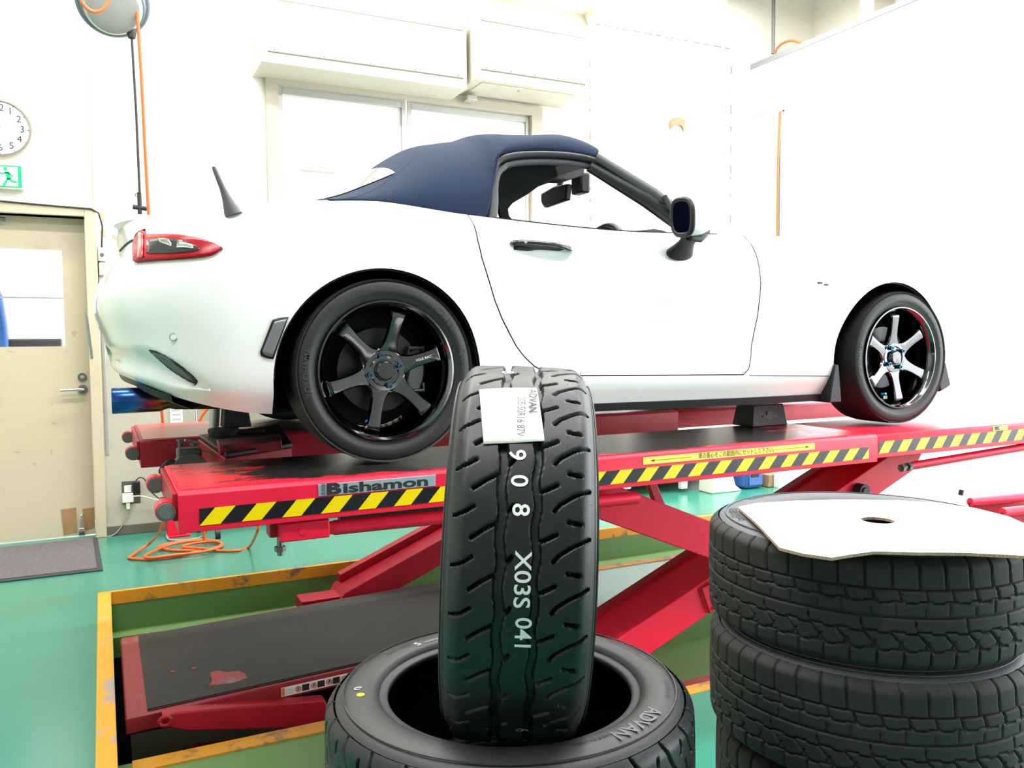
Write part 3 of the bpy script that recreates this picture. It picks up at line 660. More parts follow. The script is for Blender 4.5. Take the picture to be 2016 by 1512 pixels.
# wheel arch lips
for cx, cz, r in ((-.008, .272, .338), (2.268, .285, .332)):
    b = MB(); pts = []
    for k in range(41):
        a = PI*(k/40); x = cx+(r-.003)*math.cos(a); z = cz+(r-.003)*math.sin(a); pp = surf(cx+(r+.012)*math.cos(a), cz+(r+.012)*math.sin(a), -.012); pts.append((x, pp.y, z))
    b.tube(pts, .0028, 8); b.build('arch_lip', M_trim, car, smooth=60)
# tail lamp
vent_off = .008
up_ = [(267, 512), (265, 492), (271, 470), (284, 455), (294, 464), (330, 465), (372, 468), (410, 477), (439, 490)]
lo_ = [(267, 517), (272, 518), (280, 517), (290, 516), (310, 514.5), (345, 512), (385, 509), (418, 503), (439, 490.6)]
lamp = shell('tail_lamp', strip_patch(up_, lo_, 8, 40, .010), M_redlens, car, .014)
shell('inner_lens', strip_patch([(295, 477), (330, 474), (360, 478), (385, 486), (396, 493)], [(295, 503), (330, 503), (360, 501), (385, 498), (396, 494)], 6, 24, .012), M_darklens, lamp, .003)
shell('chrome_insert', strip_patch([(318, 474), (335, 476), (343, 484)], [(320, 482), (335, 487), (343, 490)], 4, 10, .0135), M_chrome, lamp, .001)
shell('chrome_insert', strip_patch([(355, 480), (372, 483), (384, 489)], [(352, 492), (370, 492), (384, 494)], 4, 10, .0135), M_chrome, lamp, .001)
shell('glow_band', strip_patch([(281, 460), (289, 464)], [(278, 512), (288, 512)], 8, 4, .0125), mat('bright_red_lens', (.70, .01, .02), .08, coat=1.), lamp, .002)
# smoked side marker behind the rear wheel
mk = shell('side_marker', strip_patch([(536, 630), (545, 627), (556, 625), (568, 624)], [(512, 692), (514, 700), (526, 705), (538, 707)], 10, 12, .004), M_trim, car, .006)
shell('marker_lens', strip_patch([(539, 634), (547, 631), (556, 629), (563, 628)], [(516, 691), (519, 697), (527, 701), (535, 702)], 10, 12, .006), M_smoke, mk, .002)
# vent in the bumper corner
vt = shell('bumper_vent', strip_patch([(294, 688), (315, 694), (345, 712), (372, 732), (390, 750)], [(294, 689), (312, 706), (340, 730), (366, 748), (386, 757)], 10, 30, .003), M_trim, car, .008)
shell('vent_mesh', strip_patch([(303, 692), (330, 704), (360, 726), (386, 750)], [(303, 695), (328, 715), (356, 738), (383, 753)], 6, 24, .0045), mat('grey_mesh', (.12, .13, .13), .45), vt, .002)
# parking sensor, front fender badge
p = hit(342, 664, .0); b = MB(); n_ = Vector((-.35, -1, 0)).normalized(); b.cyl(p-n_*.004, p+n_*.004, .0085, n=20); q = b.build('parking_sensor', M_body, car, smooth=40)
b = MB(); b.tube([tuple(p+n_*.003+Vector((n_.y*.0105*math.cos(a), -n_.x*.0105*math.cos(a), .0105*math.sin(a)))) for a in np.linspace(0, 2*PI, 20, endpoint=False)], .0011, 5, closed=True); b.build('sensor_ring', M_smoke, q)
p = hit(1614, 557, .0)
for dx in (0, .035):
    b = MB(); b.box((p.x+dx-.012, p.y-.004, p.z-.004-dx*.2), (p.x+dx+.012, p.y+.004, p.z+.004-dx*.2)); b.build('fender_badge', M_grey_trim, car, bevel=.002)
# trunk lid shut line and emblem at the rear
pts = [hit(x, y, .0005) for x, y in [(237, 494), (245, 485), (256, 476), (266, 472)]]; pts = [tuple(q) for q in pts if q]
if len(pts) > 2: b = MB(); b.tube(catmull(pts, 14).tolist(), .004, 6); b.build('lid_seam', M_gap, car, smooth=60)
b = MB(); b.prism([(-.690, .69), (-.672, .735), (-.640, .752), (-.60, .745), (-.60, .70)], 'y', -.53, -.44); 
b = MB(); pts = [tuple(hit(x, y, .002)) for x, y in [(267, 473), (270, 464), (277, 457), (286, 454)]]; b.tube(catmull(pts, 10).tolist(), .005, 6); b.build('lamp_seal', M_trim, car, smooth=60)
b = MB(); R = []
for y in np.linspace(-.50, .50, 21):
    e = .012*(1-(y/.5)**2); k_ = .10*(abs(y)/.5)**3; R.append([(-.722-e+k_, y, .764+e*.5), (-.742-e+k_, y, .776+e), (-.738-e+k_, y, .783+e), (-.64-e+k_, y, .782+e*1.6)])
b.grid(R, closed=True); b.build('trunk_spoiler', M_body, car, smooth=40)
# black lower valance and licence plate edge
b = MB(); R = []
for k in range(25):
    th = (-PI/2+PI*k/24)*.62; x = -.36-.375*math.cos(th)**(2/2.7); y = .77*np.sign(th)*abs(math.sin(th))**(2/2.7); zz = np.interp(abs(y), [0, .45, .7, .8], [.268, .255, .205, .175])
    R.append([(x-.012, y*1.005, zz+.02), (x-.006, y, zz-.004), (x+.05, y*.96, zz-.03), (x+.10, y*.9, zz-.02)])
b.grid(R); b.build('lower_valance', M_trim, car, smooth=50)
b = MB(); b.hexa([(-.832, -.17, .33), (-.826, -.17, .33), (-.826, .17, .33), (-.832, .17, .33)], [(-.846, -.17, .49), (-.840, -.17, .49), (-.840, .17, .49), (-.846, .17, .49)]); b.build('licence_plate', M_alu, car)
# antenna
pb = surf(-.43, .76); ab = hit(460, 421, 0.); b = MB()
p0 = ab+Vector((0, .0, -.004)); tip = p0+Vector((-.052, .01, .140)); d = tip-p0
b.tube([tuple(p0+Vector((0, 0, .0))), tuple(p0+d*.12), tuple(p0+d*.35), tuple(p0+d*.55), tuple(p0+d*.95), tuple(tip)], [.027, .023, .0135, .0090, .0068, .004], 14); an = b.build('antenna', mat('antenna_rubber', (.07, .07, .08), .45), car, smooth=60)
b = MB(); b.tube([tuple(p0+d*.24), tuple(p0+d*.25)], [.0160, .0157], 14); b.build('collar_line', M_gap, an)
# door handle
def hp_(x, y, off): return hit(x, y, off)
b = MB(); cl = [hit(x, y, o_) for x, y, o_ in [(1004, 480, .002), (1012, 480, .012), (1030, 481, .022), (1060, 484, .028), (1090, 487, .026), (1112, 491, .018), (1126, 494, .002)]]
b.tube(catmull([tuple(q) for q in cl], 24).tolist(), [float(v) for v in np.interp(np.linspace(0, 1, 24), [0, .1, .5, .9, 1], [.006, .013, .010, .012, .004])], 12, flat=.75); hd = b.build('door_handle', mat('gloss_black', (.015, .015, .018), .06, coat=1.), car, smooth=60)
b = MB(); p = hit(1027, 482, .026); b.cyl(p, p+Vector((0, -.006, 0)), .006, n=12); b.build('key_lock', M_chrome, hd)
b = MB(); R = strip_patch([(1010, 478), (1040, 478), (1080, 483), (1120, 490)], [(1012, 492), (1040, 494), (1060, 492), (1100, 494)], 5, 14, .0015); shell('handle_recess', R, M_trim, hd, .002)
# exhaust
M_ti = bpy.data.materials.new('burnt_titanium'); M_ti.use_nodes = True; nt = M_ti.node_tree; bs = nt.nodes['Principled BSDF']; bs.inputs['Metallic'].default_value = .95; bs.inputs['Roughness'].default_value = .22
tc = nt.nodes.new('ShaderNodeTexCoord'); sp = nt.nodes.new('ShaderNodeSeparateXYZ'); nt.links.new(tc.outputs['Generated'], sp.inputs[0]); rp = nt.nodes.new('ShaderNodeValToRGB')
for i, (p_, c_) in enumerate([(0, (.03, .08, .30)), (.35, (.04, .12, .45)), (.6, (.16, .07, .20)), (.85, (.36, .25, .07)), (1, (.30, .22, .13))]):
    e_ = rp.color_ramp.elements[i] if i < 2 else rp.color_ramp.elements.new(p_); e_.position = p_; e_.color = (*c_, 1)
nt.links.new(sp.outputs[0], rp.inputs[0]); nt.links.new(rp.outputs[0], bs.inputs['Base Color'])
b = MB(); b.lathe([(0, .036), (-.002, .040), (.0, .042), (.14, .040), (.15, .036), (.17, .030), (.17, .027), (.03, .034), (0, .036)], 32, 'x', (-.772, -.40, .200)); et = b.build('exhaust_tip', M_ti, car, smooth=50)
b = MB(); b.tube(catmull([(-.61, -.40, .200), (-.50, -.39, .195), (-.36, -.34, .19), (-.2, -.2, .2)], 14).tolist(), [.030]+[.034]*12+[.034], 16); b.build('exhaust_pipe', mat('scorched_pipe', (.10, .08, .06), .45, .8), car, smooth=60)
b = MB(); b.box((-.55, -.55, .19), (-.28, .55, .34)); b.build('muffler', M_liner, car, bevel=.04)
b = MB(); b.box((-.30, -.54, .15), (2.9, .54, .24)); b.build('underbody', M_liner, car, bevel=.02)
b = MB(); b.cyl((-.01, -.70, .29), (-.01, .70, .29), .035, n=16); b.build('rear_axle', M_liner, car)
b = MB(); b.cyl((2.31, -.70, .29), (2.31, .70, .29), .035, n=16); b.build('front_axle', M_liner, car)

# ---- soft top
SEC = [ # centre x, z ; edge x, y, z
 (-.200, .860, -.125, .686, .838), (-.05, .912, -.05, .690, .842), (.12, 1.020, .06, .695, .838), (.31, 1.150, .20, .698, .824), (.42, 1.182, .32, .700, .806), (.50, 1.196, .405, .705, .790),
 (.56, 1.217, .440, .672, .880), (.62, 1.222, .462, .630, .975), (.70, 1.218, .495, .605, 1.035), (.80, 1.222, .57, .590, 1.068), (.90, 1.235, .69, .580, 1.088), (.955, 1.226, .80, .578, 1.094), (.995, 1.204, .885, .582, 1.090), (1.01, 1.185, .93, .590, 1.080)]
SEC = np.array(SEC); NSC = 66; SECI = catmull(SEC, NSC)
def top_pt(s, ph, off=0.):
    """s: section index 0..NSC-1 (float), ph: 0 near edge .. pi far edge"""
    i = min(int(s), NSC-2); f = s-i; xc, zc, xe, ye, ze = SECI[i]*(1-f)+SECI[i+1]*f
    n = float(np.interp(s, [0, 8, 16, 24, 30], [1.7, 1.7, 1.85, 2.1, 2.25]))
    c = math.cos(ph); sn = abs(math.sin(ph)); h = sn**(2/n); y = -ye*np.sign(c)*abs(c)**(2/n)
    p = Vector((xe+(xc-xe)*h, y, ze+(zc-ze)*h))
    if off: p += Vector((-.25 if s < 30 else 0, 1.0*y/ye, .9)).normalized()*off
    return p
def top_rows(s0, s1, ns, p0, p1, npn, off=0.): return [[tuple(top_pt(s, ph, off)) for ph in np.linspace(p0, p1, npn)] for s in np.linspace(s0, s1, ns)]
b = MB(); b.grid(top_rows(0, NSC-1, NSC, 0, PI, 41)); st = b.build('soft_top', M_top, car, smooth=80); md = st.modifiers.new('s', 'SOLIDIFY'); md.thickness = .008; md.offset = -1
b = MB(); b.grid(top_rows(1, NSC-1.2, 50, .05, PI-.05, 33, -.016)); b.build('headliner', M_liner, car, smooth=80)
# fabric seams
for ph_f in (lambda t: .93-.40*t,):
    pts = [tuple(top_pt(3.2+t*15, .03+1.15*t, .0006)) for t in np.linspace(0, 1, 24)]; b = MB(); b.tube(pts, .0013, 5); b.build('fabric_seam', mat('dark_navy_seam', (.018, .028, .06), .8), st)
b = MB(); b.grid(top_rows(1.5, 11.5, 14, .70, PI-.70, 19, .004)); b.build('rear_window', mat('pale_rear_glass', (.80, .82, .82), .06, .6), car, smooth=80)
# side rails, pillars, header: near and far
for s in (-1, 1):
    path = [(.425, .705, .795), (.452, .665, .880), (.474, .625, .972), (.505, .603, 1.026), (.575, .590, 1.056), (.69, .580, 1.074), (.80, .578, 1.080), (.885, .582, 1.076), (.93, .590, 1.066)]
    P = [(x, s*y, z) for x, y, z in catmull(path, 40).tolist()]
    b = MB(); b.tube(P, .013, 8); b.build('window_seal', M_trim, car, smooth=60)
    P2 = [(x+.016 if z < 1.04 else x+.006, y-.012*s, z-.024) for x, y, z in P if z > .80]
    b = MB(); b.tube(P2, .014, 8); b.build('side_rail', M_grey_trim, car, smooth=60)
    q0, q1 = Vector((.930, s*.588, 1.084)), Vector((1.36, s*.718, .79))
    b = MB(); b.tube([tuple(q0), tuple(q0.lerp(q1, .5)+Vector((.0, s*.008, .014))), tuple(q1)], [.024, .028, .034], 10, flat=.7); b.build('windscreen_pillar', M_grey_trim, car, smooth=60)
    b = MB(); q0b, q1b = q0+Vector((-.022, -.012*s, -.034)), Vector((1.335, s*.712, .785)); b.tube([tuple(q0b), tuple(q0b.lerp(q1b, .5)+Vector((.005, 0, .012))), tuple(q1b)], [.030, .046, .050], 10, flat=.7); b.build('inner_pillar', M_trim, car, smooth=60)
    # front quarter triangle of the door glass
    b = MB(); b.tube([(1.165, s*.705, .935), (1.20, s*.718, .872), (1.245, s*.732, .785)], .011, 8); b.build('quarter_bar', M_grey_trim, car, smooth=60)
    b = MB(); b.prism([(1.19, .90), (1.38, .79), (1.25, .79)], 'y', s*.712, s*.718); b.build('quarter_panel', mat('dark_green_glass', (.02, .035, .035), .15), car)
    b = MB(); R = []
    for x in np.linspace(.46, 1.22, 12):
        zt = np.interp(x, [.46, .50, .60, .80, .90, 1.22], [.93, 1.0, 1.045, 1.06, 1.05, .86]); R.append([(x, s*.725, .775), (x, s*np.interp(zt, [.78, 1.06], [.722, .582]), zt)])
    b.grid(R); b.build('door_glass', M_glass, car)
    b = MB(); R = [[(x, s*(float(interp_side(LV[7][1], x))+.0), float(interp_side(LV[7][0], x))+.0005), (x, s*(float(interp_side(LV[7][1], x))-.035), float(interp_side(LV[7][0], x))+.003)] for x in np.linspace(.42, 1.36, 24)]
    b.grid(R); o = b.build('belt_seal', M_trim, car); md = o.modifiers.new('s', 'SOLIDIFY'); md.thickness = .004
b = MB(); R = []
for y in np.linspace(-.59, .59, 21):
    e = 1-(y/.59)**2; x = .93+.08*e; z = 1.078+.104*e; R.append([(x-.02, y, z-.004), (x+.03, y, z+.002), (x+.035, y, z-.02), (x-.01, y, z-.035)])
b.grid(R, closed=True); b.build('windscreen_header', M_trim, car, smooth=50)
b = MB(); R = []
for y in np.linspace(-.58, .58, 15):
    e = 1-(y/.58)**2; R.append([(.955+.08*e, y, 1.062+.104*e), (1.22+.2*e, y*1.12, .93+.06*e), (1.44+.2*e, y*1.24, .79+.01*e)])
b.grid(R); b.build('windscreen', M_glass, car, smooth=80)
# cabin things that show through the window
b = MB(); R = []
for y in np.linspace(-.62, .62, 21):
    e = .03*math.exp(-((y+.36)/.16)**2); R.append([(1.14, y, .60), (1.15, y, .70+e), (1.21, y, .765+e*2.4), (1.36, y, .785+e*2.4), (1.47, y, .76)])
b.grid(R); b.build('dashboard', M_liner, car, smooth=60)
b = MB(); sc = Vector((1.055, -.36, .688)); ax = Vector((-.92, 0, .40)).normalized(); u_ = Vector((0, 1, 0)); v_ = ax.cross(u_)
b.tube([tuple(sc+u_*.182*math.cos(a)+v_*.182*math.sin(a)) for a in np.linspace(0, 2*PI, 40, endpoint=False)], .0165, 10, closed=True); sw_ = b.build('steering_wheel', M_trim, car, smooth=60)
b = MB(); b.cyl(sc-ax*.02, sc+ax*.02, .06, n=20); b.build('wheel_hub', M_liner, sw_)
for a in (0, PI, PI*1.5):
    b = MB(); b.tube([tuple(sc), tuple(sc+u_*.18*math.cos(a)+v_*.18*math.sin(a))], .012, 8); b.build('wheel_spoke', M_liner, sw_)
b = MB(); b.prism([(-.13, .035), (-.115, -.035), (.10, -.04), (.13, -.01), (.13, .03), (.0, .045)], 'x', -.015, .015); 
rm = [(p[0]+1.085, p[1]*.95+.0, p[2]*1.0+1.035) for p in b.v]; b.v = rm; b.build('rear_view_mirror', M_trim, car, bevel=.008)
b = MB(); b.tube([(1.09, .0, 1.06), (1.11, .0, 1.10), (1.12, .0, 1.15)], .014, 8); b.build('mirror_stalk', M_trim, car)
b = MB(); b.box((1.12, -.16, 1.03), (1.17, -.07, 1.12)); b.build('drive_recorder', M_trim, car, bevel=.01)
for y in (-.36, .36):
    b = MB(); b.hexa([(.82, y-.17, 1.058), (.99, y-.17, 1.075), (.99, y+.17, 1.085), (.82, y+.17, 1.068)], [(.82, y-.17, 1.075), (.99, y-.17, 1.092), (.99, y+.17, 1.102), (.82, y+.17, 1.085)]); b.build('sun_visor', mat('visor_grey', (.05, .05, .052), .8), car, bevel=.008)
b = MB(); b.box((.93, -.14, 1.08), (1.03, .14, 1.15)); b.build('overhead_console', M_liner, car, bevel=.015)
def cabin_panel(name, pxs, y, th, m):
    P_ = [un(x, yy, 'y', CARL.y+y)-CARL for x, yy in pxs]; b = MB(); b.prism([(p.x, p.z) for p in P_], 'y', y, y+th); return b.build(name, m, car, bevel=.004)
cabin_panel('quarter_trim', [(964, 350), (974, 326), (1000, 316), (1090, 314), (1100, 348), (1062, 366), (1040, 382), (1010, 400), (1001, 411), (1003, 424), (1014, 438), (988, 434)], -.50, .02, M_liner)
cabin_panel('map_lamp_console', [(1066, 340), (1085, 329), (1125, 321), (1152, 326), (1150, 345), (1122, 354), (1082, 352)], -.16, .10, MATS['visor_grey'])
# bows of the folding roof inside
for s_ in (24, 34, 44):
    b = MB(); b.tube([tuple(top_pt(s_, ph, -.035)) for ph in np.linspace(.12, PI-.12, 25)], .014, 8); b.build('roof_bow', M_grey_trim, car, smooth=60)
for y in (-.36, .36):
    b = MB(); b.prism([(.30, .40), (.62, .40), (.60, .58), (.47, .62), (.40, .70), (.30, .70)], 'y', y-.2, y+.2); b.build('seat', M_liner, car, bevel=.04)
# door mirror
mi = None
b = MB(); R = []
cm = Vector((1.115, -.945, .815))
for t in np.linspace(0, 1, 9):
    sc_ = math.sqrt(max(0, 1-(max(0, t-.12)/.88)**2.2)); row = []
    for a in np.linspace(0, 2*PI, 28, endpoint=False):
        ca, sa = math.cos(a), math.sin(a); e = 2/3.0
        yy = .060*np.sign(ca)*abs(ca)**e; zz = .066*np.sign(sa)*abs(sa)**e
        row.append((cm.x-.045+.115*t, cm.y+yy*sc_, cm.z+zz*sc_+(.010*ca if True else 0)))
    R.append(row)
b.grid(R, closed=True); b.f.append(tuple(range(27, -1, -1))); b.m.append(0)
mi = b.build('side_mirror', M_body, car, smooth=60)
b = MB(); ring = []
for a in np.linspace(0, 2*PI, 32, endpoint=False):
    ca, sa = math.cos(a), math.sin(a); e = 2/3.0; ring.append((cm.x-.047, cm.y+.057*np.sign(ca)*abs(ca)**e, cm.z+.063*np.sign(sa)*abs(sa)**e+.010*ca))
b.tube(ring, .010, 8, closed=True); b.build('mirror_surround', M_trim, mi, smooth=60)
b = MB(); b.add([(x-.002, cm.y+(y-cm.y)*.93, cm.z+(z-cm.z)*.9) for x, y, z in ring], [tuple(range(32))]); o = b.build('mirror_glass', M_mirror, mi, fixn=False); md = o.modifiers.new('s', 'SOLIDIFY'); md.thickness = .003
b = MB(); b.tube([(cm.x-.02, cm.y+.005, cm.z-.062), (cm.x+.02, cm.y+.01, cm.z-.060), (cm.x+.065, cm.y+.02, cm.z-.045)], [.03, .036, .022], 14, flat=.5); b.build('mirror_lower_case', M_trim, mi, smooth=60)
b = MB(); R = []
for t, w in ((0, .040), (.35, .036), (.7, .048), (1, .062)):
    c_ = Vector((1.110, -.940, .752)).lerp(Vector((1.135, -.842, .700)), t)
    R.append([tuple(c_+Vector((w*math.cos(a), 0.0, w*.45*math.sin(a)-abs(math.cos(a))*0))) for a in np.linspace(0, 2*PI, 20, endpoint=False)])
b.grid(R, closed=True); b.build('mirror_foot', M_trim, mi, smooth=60)

# ---- wheels
def tyre_profile(R, W, rim_r, crown=.006, bulge=.010):
    """closed cross-section (axial, radius) of a tyre, from inner bead over the tread to the other bead"""
    h = W/2; p = []
    half = [(h*.80, rim_r), (h*.90, rim_r+.006), (h*.97, rim_r+.022), (h+bulge*.3, rim_r+(R-rim_r)*.48), (h*.985, R-(R-rim_r)*.24), (h*.93, R-.012), (h*.86, R-.004)]
    out = [(-a, r) for a, r in half]+[(a, r) for a, r in half[::-1]]
    return out
RT, RR = .290, .218
def wheel(spin):
    # local: axis y, outer face towards -y
    b = MB(); b.lathe([(.20, .205), (.018, .207), (.006, .219), (-.001, .2195), (-.002, .214), (.006, .208), (.012, .203), (.035, .198), (.07, .190), (.19, .190), (.20, .195)], 96, 'y', closed=True); rim_ = b.build('wheel', M_gun, None, smooth=40); parent = rim_
    prof = tyre_profile(RT, .200, .214); mid = []
    yc = .100
    full = [(-.086+yc, RT-.004)]; full = [(a+yc, r) for a, r in prof]
    b = MB(); hi = catmull(full, 40).tolist(); inner = [(yc+.07, .205), (yc-.07, .205)]
    b.lathe([tuple(q) for q in hi]+inner, 96, 'y', closed=True); ty = b.build('tyre', M_cartyre, parent, smooth=45)
    # shoulder sipes of the tread
    bs_ = MB()
    for k in range(48):
        a = 2*PI*k/48; pts = []
        for t in np.linspace(0, 1, 4):
            aa = a+.03*t; r = np.interp(t, [0, 1], [RT-.016, RT-.0035]); y = np.interp(t, [0, 1], [.0045, .045]); pts.append((r*math.cos(aa), y, r*math.sin(aa)))
        bs_.tube(pts, .0028, 5)
    bs_.build('tread_sipes', M_black, parent, kind='stuff')
    for txt, a0, sz, m_ in (('YOKOHAMA', 180, .026, M_letter), ('ADVAN', 42, .030, M_letter), ('Sport', 8, .026, M_letter), ('YOKOHAMA', 272, .016, M_letter), ('ADVAN Sport', 105, .016, M_letter)):
        def fn(x, y, a0=a0):
            r = .2545+y; th = rad(a0)-x/.2545; return (r*math.cos(th), -.0035-.0*y, r*math.sin(th))
        text_map('sidewall_letters', txt, sz, fn, m_, parent, bold=.01)
    # rim barrel and lip
    b = MB(); b.lathe([(.189, .0), (.189, .19)], 48, 'y'); b.build('barrel_back', M_black, rim_)
    # six spokes
    for k in range(6):
        a = spin+k*PI/3; er = Vector((math.cos(a), 0, math.sin(a))); et_ = Vector((-math.sin(a), 0, math.cos(a))); R = []
        for r, w, y, th in ((.040, .050, .040, .03), (.058, .041, .038, .03), (.072, .0295, .0355, .028), (.095, .0225, .032, .026), (.13, .0205, .026, .024), (.165, .0225, .020, .022), (.182, .0250, .0185, .022), (.190, .0265, .026, .022), (.197, .027, .040, .02)):
            c_ = er*r; o_ = Vector((0, y, 0)); q = []
            for u, vv in ((-1, .006), (-.82, 0), (0, -.002), (.82, 0), (1, .006), (.9, th), (-.9, th)): q.append(tuple(c_+et_*(u*w)+o_+Vector((0, vv, 0))))
            R.append(q)
        R2 = np.array(R); R2 = np.stack([catmull(R2[:, j, :], 24) for j in range(7)], 1).tolist()
        b = MB(); b.grid([[tuple(p) for p in r] for r in R2], closed=True); b.build('spoke', M_gun, rim_, smooth=40)
    b = MB(); b.lathe([(.07, .0), (.07, .066), (.040, .067), (.0345, .063), (.034, .050), (.040, .046), (.040, .034), (.034, .032), (.033, 0)], 48, 'y'); b.build('hub', M_gun, rim_, smooth=40)
    b = MB(); b.lathe([(.035, .031), (.026, .030), (.022, .026), (.0215, .0)], 40, 'y'); b.build('center_cap', mat('gloss_black', (.015, .015, .018), .06, coat=1.), parent, smooth=40)
    for k in range(4):
        a = spin+.5+k*PI/2; c_ = Vector((.050*math.cos(a), 0, .050*math.sin(a))); b = MB(); b.cyl(c_+Vector((0, .045, 0)), c_+Vector((0, .022, 0)), .0095, n=6); b.cyl(c_+Vector((0, .022, 0)), c_+Vector((0, .0205, 0)), .0058, n=6, mi=1); b.build('lug_nut', [M_bluenut, M_black], parent, smooth=30)
    a = rad(250); c_ = Vector((.170*math.cos(a), 0, .170*math.sin(a))); b = MB(); b.cyl(c_+Vector((0, .05, 0)), c_+Vector((.0, .028, .004)), .005, n=10); b.build('valve', mat('valve_blue', (.02, .35, .75), .35), parent, smooth=40)
    b = MB(); c2 = Vector((.178*math.cos(a+.12), 0, .178*math.sin(a+.12))); b.box(c2+Vector((-.012, .045, -.007)), c2+Vector((.012, .052, .007))); b.build('balance_weight', M_steel, parent)
    for txt, aoff, sz in (('VOLK RACING', 5, .0105), ('RAYS', 4, .007)):
        ak = spin+aoff*PI/3; er = Vector((math.cos(ak), 0, math.sin(ak))); et_ = Vector((-math.sin(ak), 0, math.cos(ak)))
        def fn2(x, y, er=er, et_=et_): p = er*(.140+x)+et_*y; r_ = .140+x; return tuple(p+Vector((0, float(np.interp(r_, [.04, .072, .13, .182], [.040, .0355, .026, .0185]))-.0026, 0)))
        if txt != 'RAYS': text_map('spoke_letters', txt, sz, fn2, M_white_ink, rim_, bold=.012)
    # brake
    b = MB(); b.cyl((0, .10, 0), (0, .125, 0), .135, n=48); dk = b.build('brake_disc', M_disc, parent, smooth=40)
    b = MB(); b.cyl((0, .06, 0), (0, .10, 0), .075, n=40); b.build('disc_hat', M_gund, parent, smooth=40)
    return rim_
FRONT_CAL = []
for (x, s, z, spin) in ((0, -1, .2925, rad(76)), (2.31, -1, .2925, rad(95)), (0, 1, .2925, rad(40)), (2.31, 1, .2925, rad(20))):
    if s == -1:
        w_ = wheel(spin)
        a0, a1 = (rad(-35), rad(30)) if x == 0 else (rad(150), rad(225)); b = MB(); R = []
        for a in np.linspace(a0, a1, 12): R.append([(r*math.cos(a), y, r*math.sin(a)) for r, y in ((.095, .085), (.152, .085), (.152, .14), (.095, .14))])
        b.grid(R, closed=True); b.f += [(3, 2, 1, 0), tuple(range(44, 48))]; b.m += [0, 0]; cp = b.build('caliper', M_caliper if x == 0 else M_trim, w_, smooth=40, bevel=.006)
        if x:
            b = MB(); a = rad(192); b.cyl((.125*math.cos(a), .087, .125*math.sin(a)), (.125*math.cos(a), .080, .125*math.sin(a)), .014, n=20); b.build('caliper_badge', M_blue, w_)
        else:
            for a in (-.42, .42):
                b = MB(); c_ = Vector((.125*math.cos(a), .08, .125*math.sin(a))); b.tube([tuple(c_+Vector((-.02, 0, .0))), tuple(c_+Vector((-.02, -.004, .018*np.sign(a)))), tuple(c_+Vector((.03, -.004, .018*np.sign(a)))), tuple(c_+Vector((.03, 0, .006)))], .006, 8); b.build('caliper_clip', M_steel, w_)
    else:
        b = MB(); b.lathe([(.17, .0), (.17, .20), (.02, .205), (.02, .19), (.10, .185), (.10, 0)], 48, 'y'); w_ = b.build('wheel', M_gund, None, smooth=40)
        b = MB(); prof = [(a_+.1, r_) for a_, r_ in tyre_profile(RT, .200, .214)]; b.lathe([tuple(q) for q in catmull(prof, 24)]+[(.17, .205), (.03, .205)], 48, 'y', closed=True); b.build('tyre', M_cartyre, w_, smooth=45)
    c_ = w_.location.copy(); w_.parent = car; w_.location = Vector((x, s*.862, z))+(c_ if s == -1 else Vector((-c_.x, -c_.y, c_.z)))
    if s == 1: w_.rotation_euler = (0, 0, PI)
car.location = CARL; WLOC[car.name] = CARL.copy()
# ================================================================== the lift
lift = empty('scissor_lift', (1.6, 3.2, -.2)); tag(lift, 'red scissor car lift with striped hazard tape carrying the white roadster', 'lift')
ZT, ZB = .866, .757
def tape(name, xa, xb, y, z0, z1, parent, p=.106, w=.052, s=.043, first_black=True):
    n = int((xb-xa)/p)+3; b = MB(); bnd = []
    k = 0
    while True:
        for x in (xa+k*p, xa+k*p+w): bnd.append(x)
        k += 1
        if xa+k*p > xb+s: break
    def clipx(x): return min(max(x, xa), xb)
    V = [(xa, z1)]; polys = []
    prev = [(xa, z0), (xa, z1)]
    def line(xb0):      # slanted boundary clipped to the strip: bottom point, top point
        b0 = (xb0, z0); t0 = (xb0+s, z1)
        if b0[0] > xb: return None
        if t0[0] > xb: t0 = (xb, z0+(z1-z0)*(xb-b0[0])/s)
        return b0, t0
    last = ((xa, z0), (xa, z1)); col = 1
    for i, x in enumerate(bnd):
        l = line(x)
        if l is None: break
        poly = [last[0], l[0], l[1]]
        if l[1][1] < z1 and last[1][1] >= z1: poly.append((xb, z1))
        poly.append(last[1]); polys.append((poly, col)); last = l; col = 1-col if i else 0
    poly = [last[0], (xb, z0)]+([(xb, z1)] if last[1][1] >= z1 else [])+[last[1]]; polys.append((poly, col))
    vid = {}
    for poly, c in polys:
        q = []
        for pt in poly:
            key = (round(pt[0], 5), round(pt[1], 5))
            if not q or q[-1] != key: q.append(key)
        if q[0] == q[-1]: q.pop()
        if len(q) < 3: continue
        ids = []
        for key in q:
            if key not in vid: vid[key] = len(b.v); b.v.append((key[0], y, key[1]))
            ids.append(vid[key])
        b.f.append(tuple(ids)); b.m.append(c)
    return b.build(name, [M_tape_y, M_tape_k], parent, fixn=False)
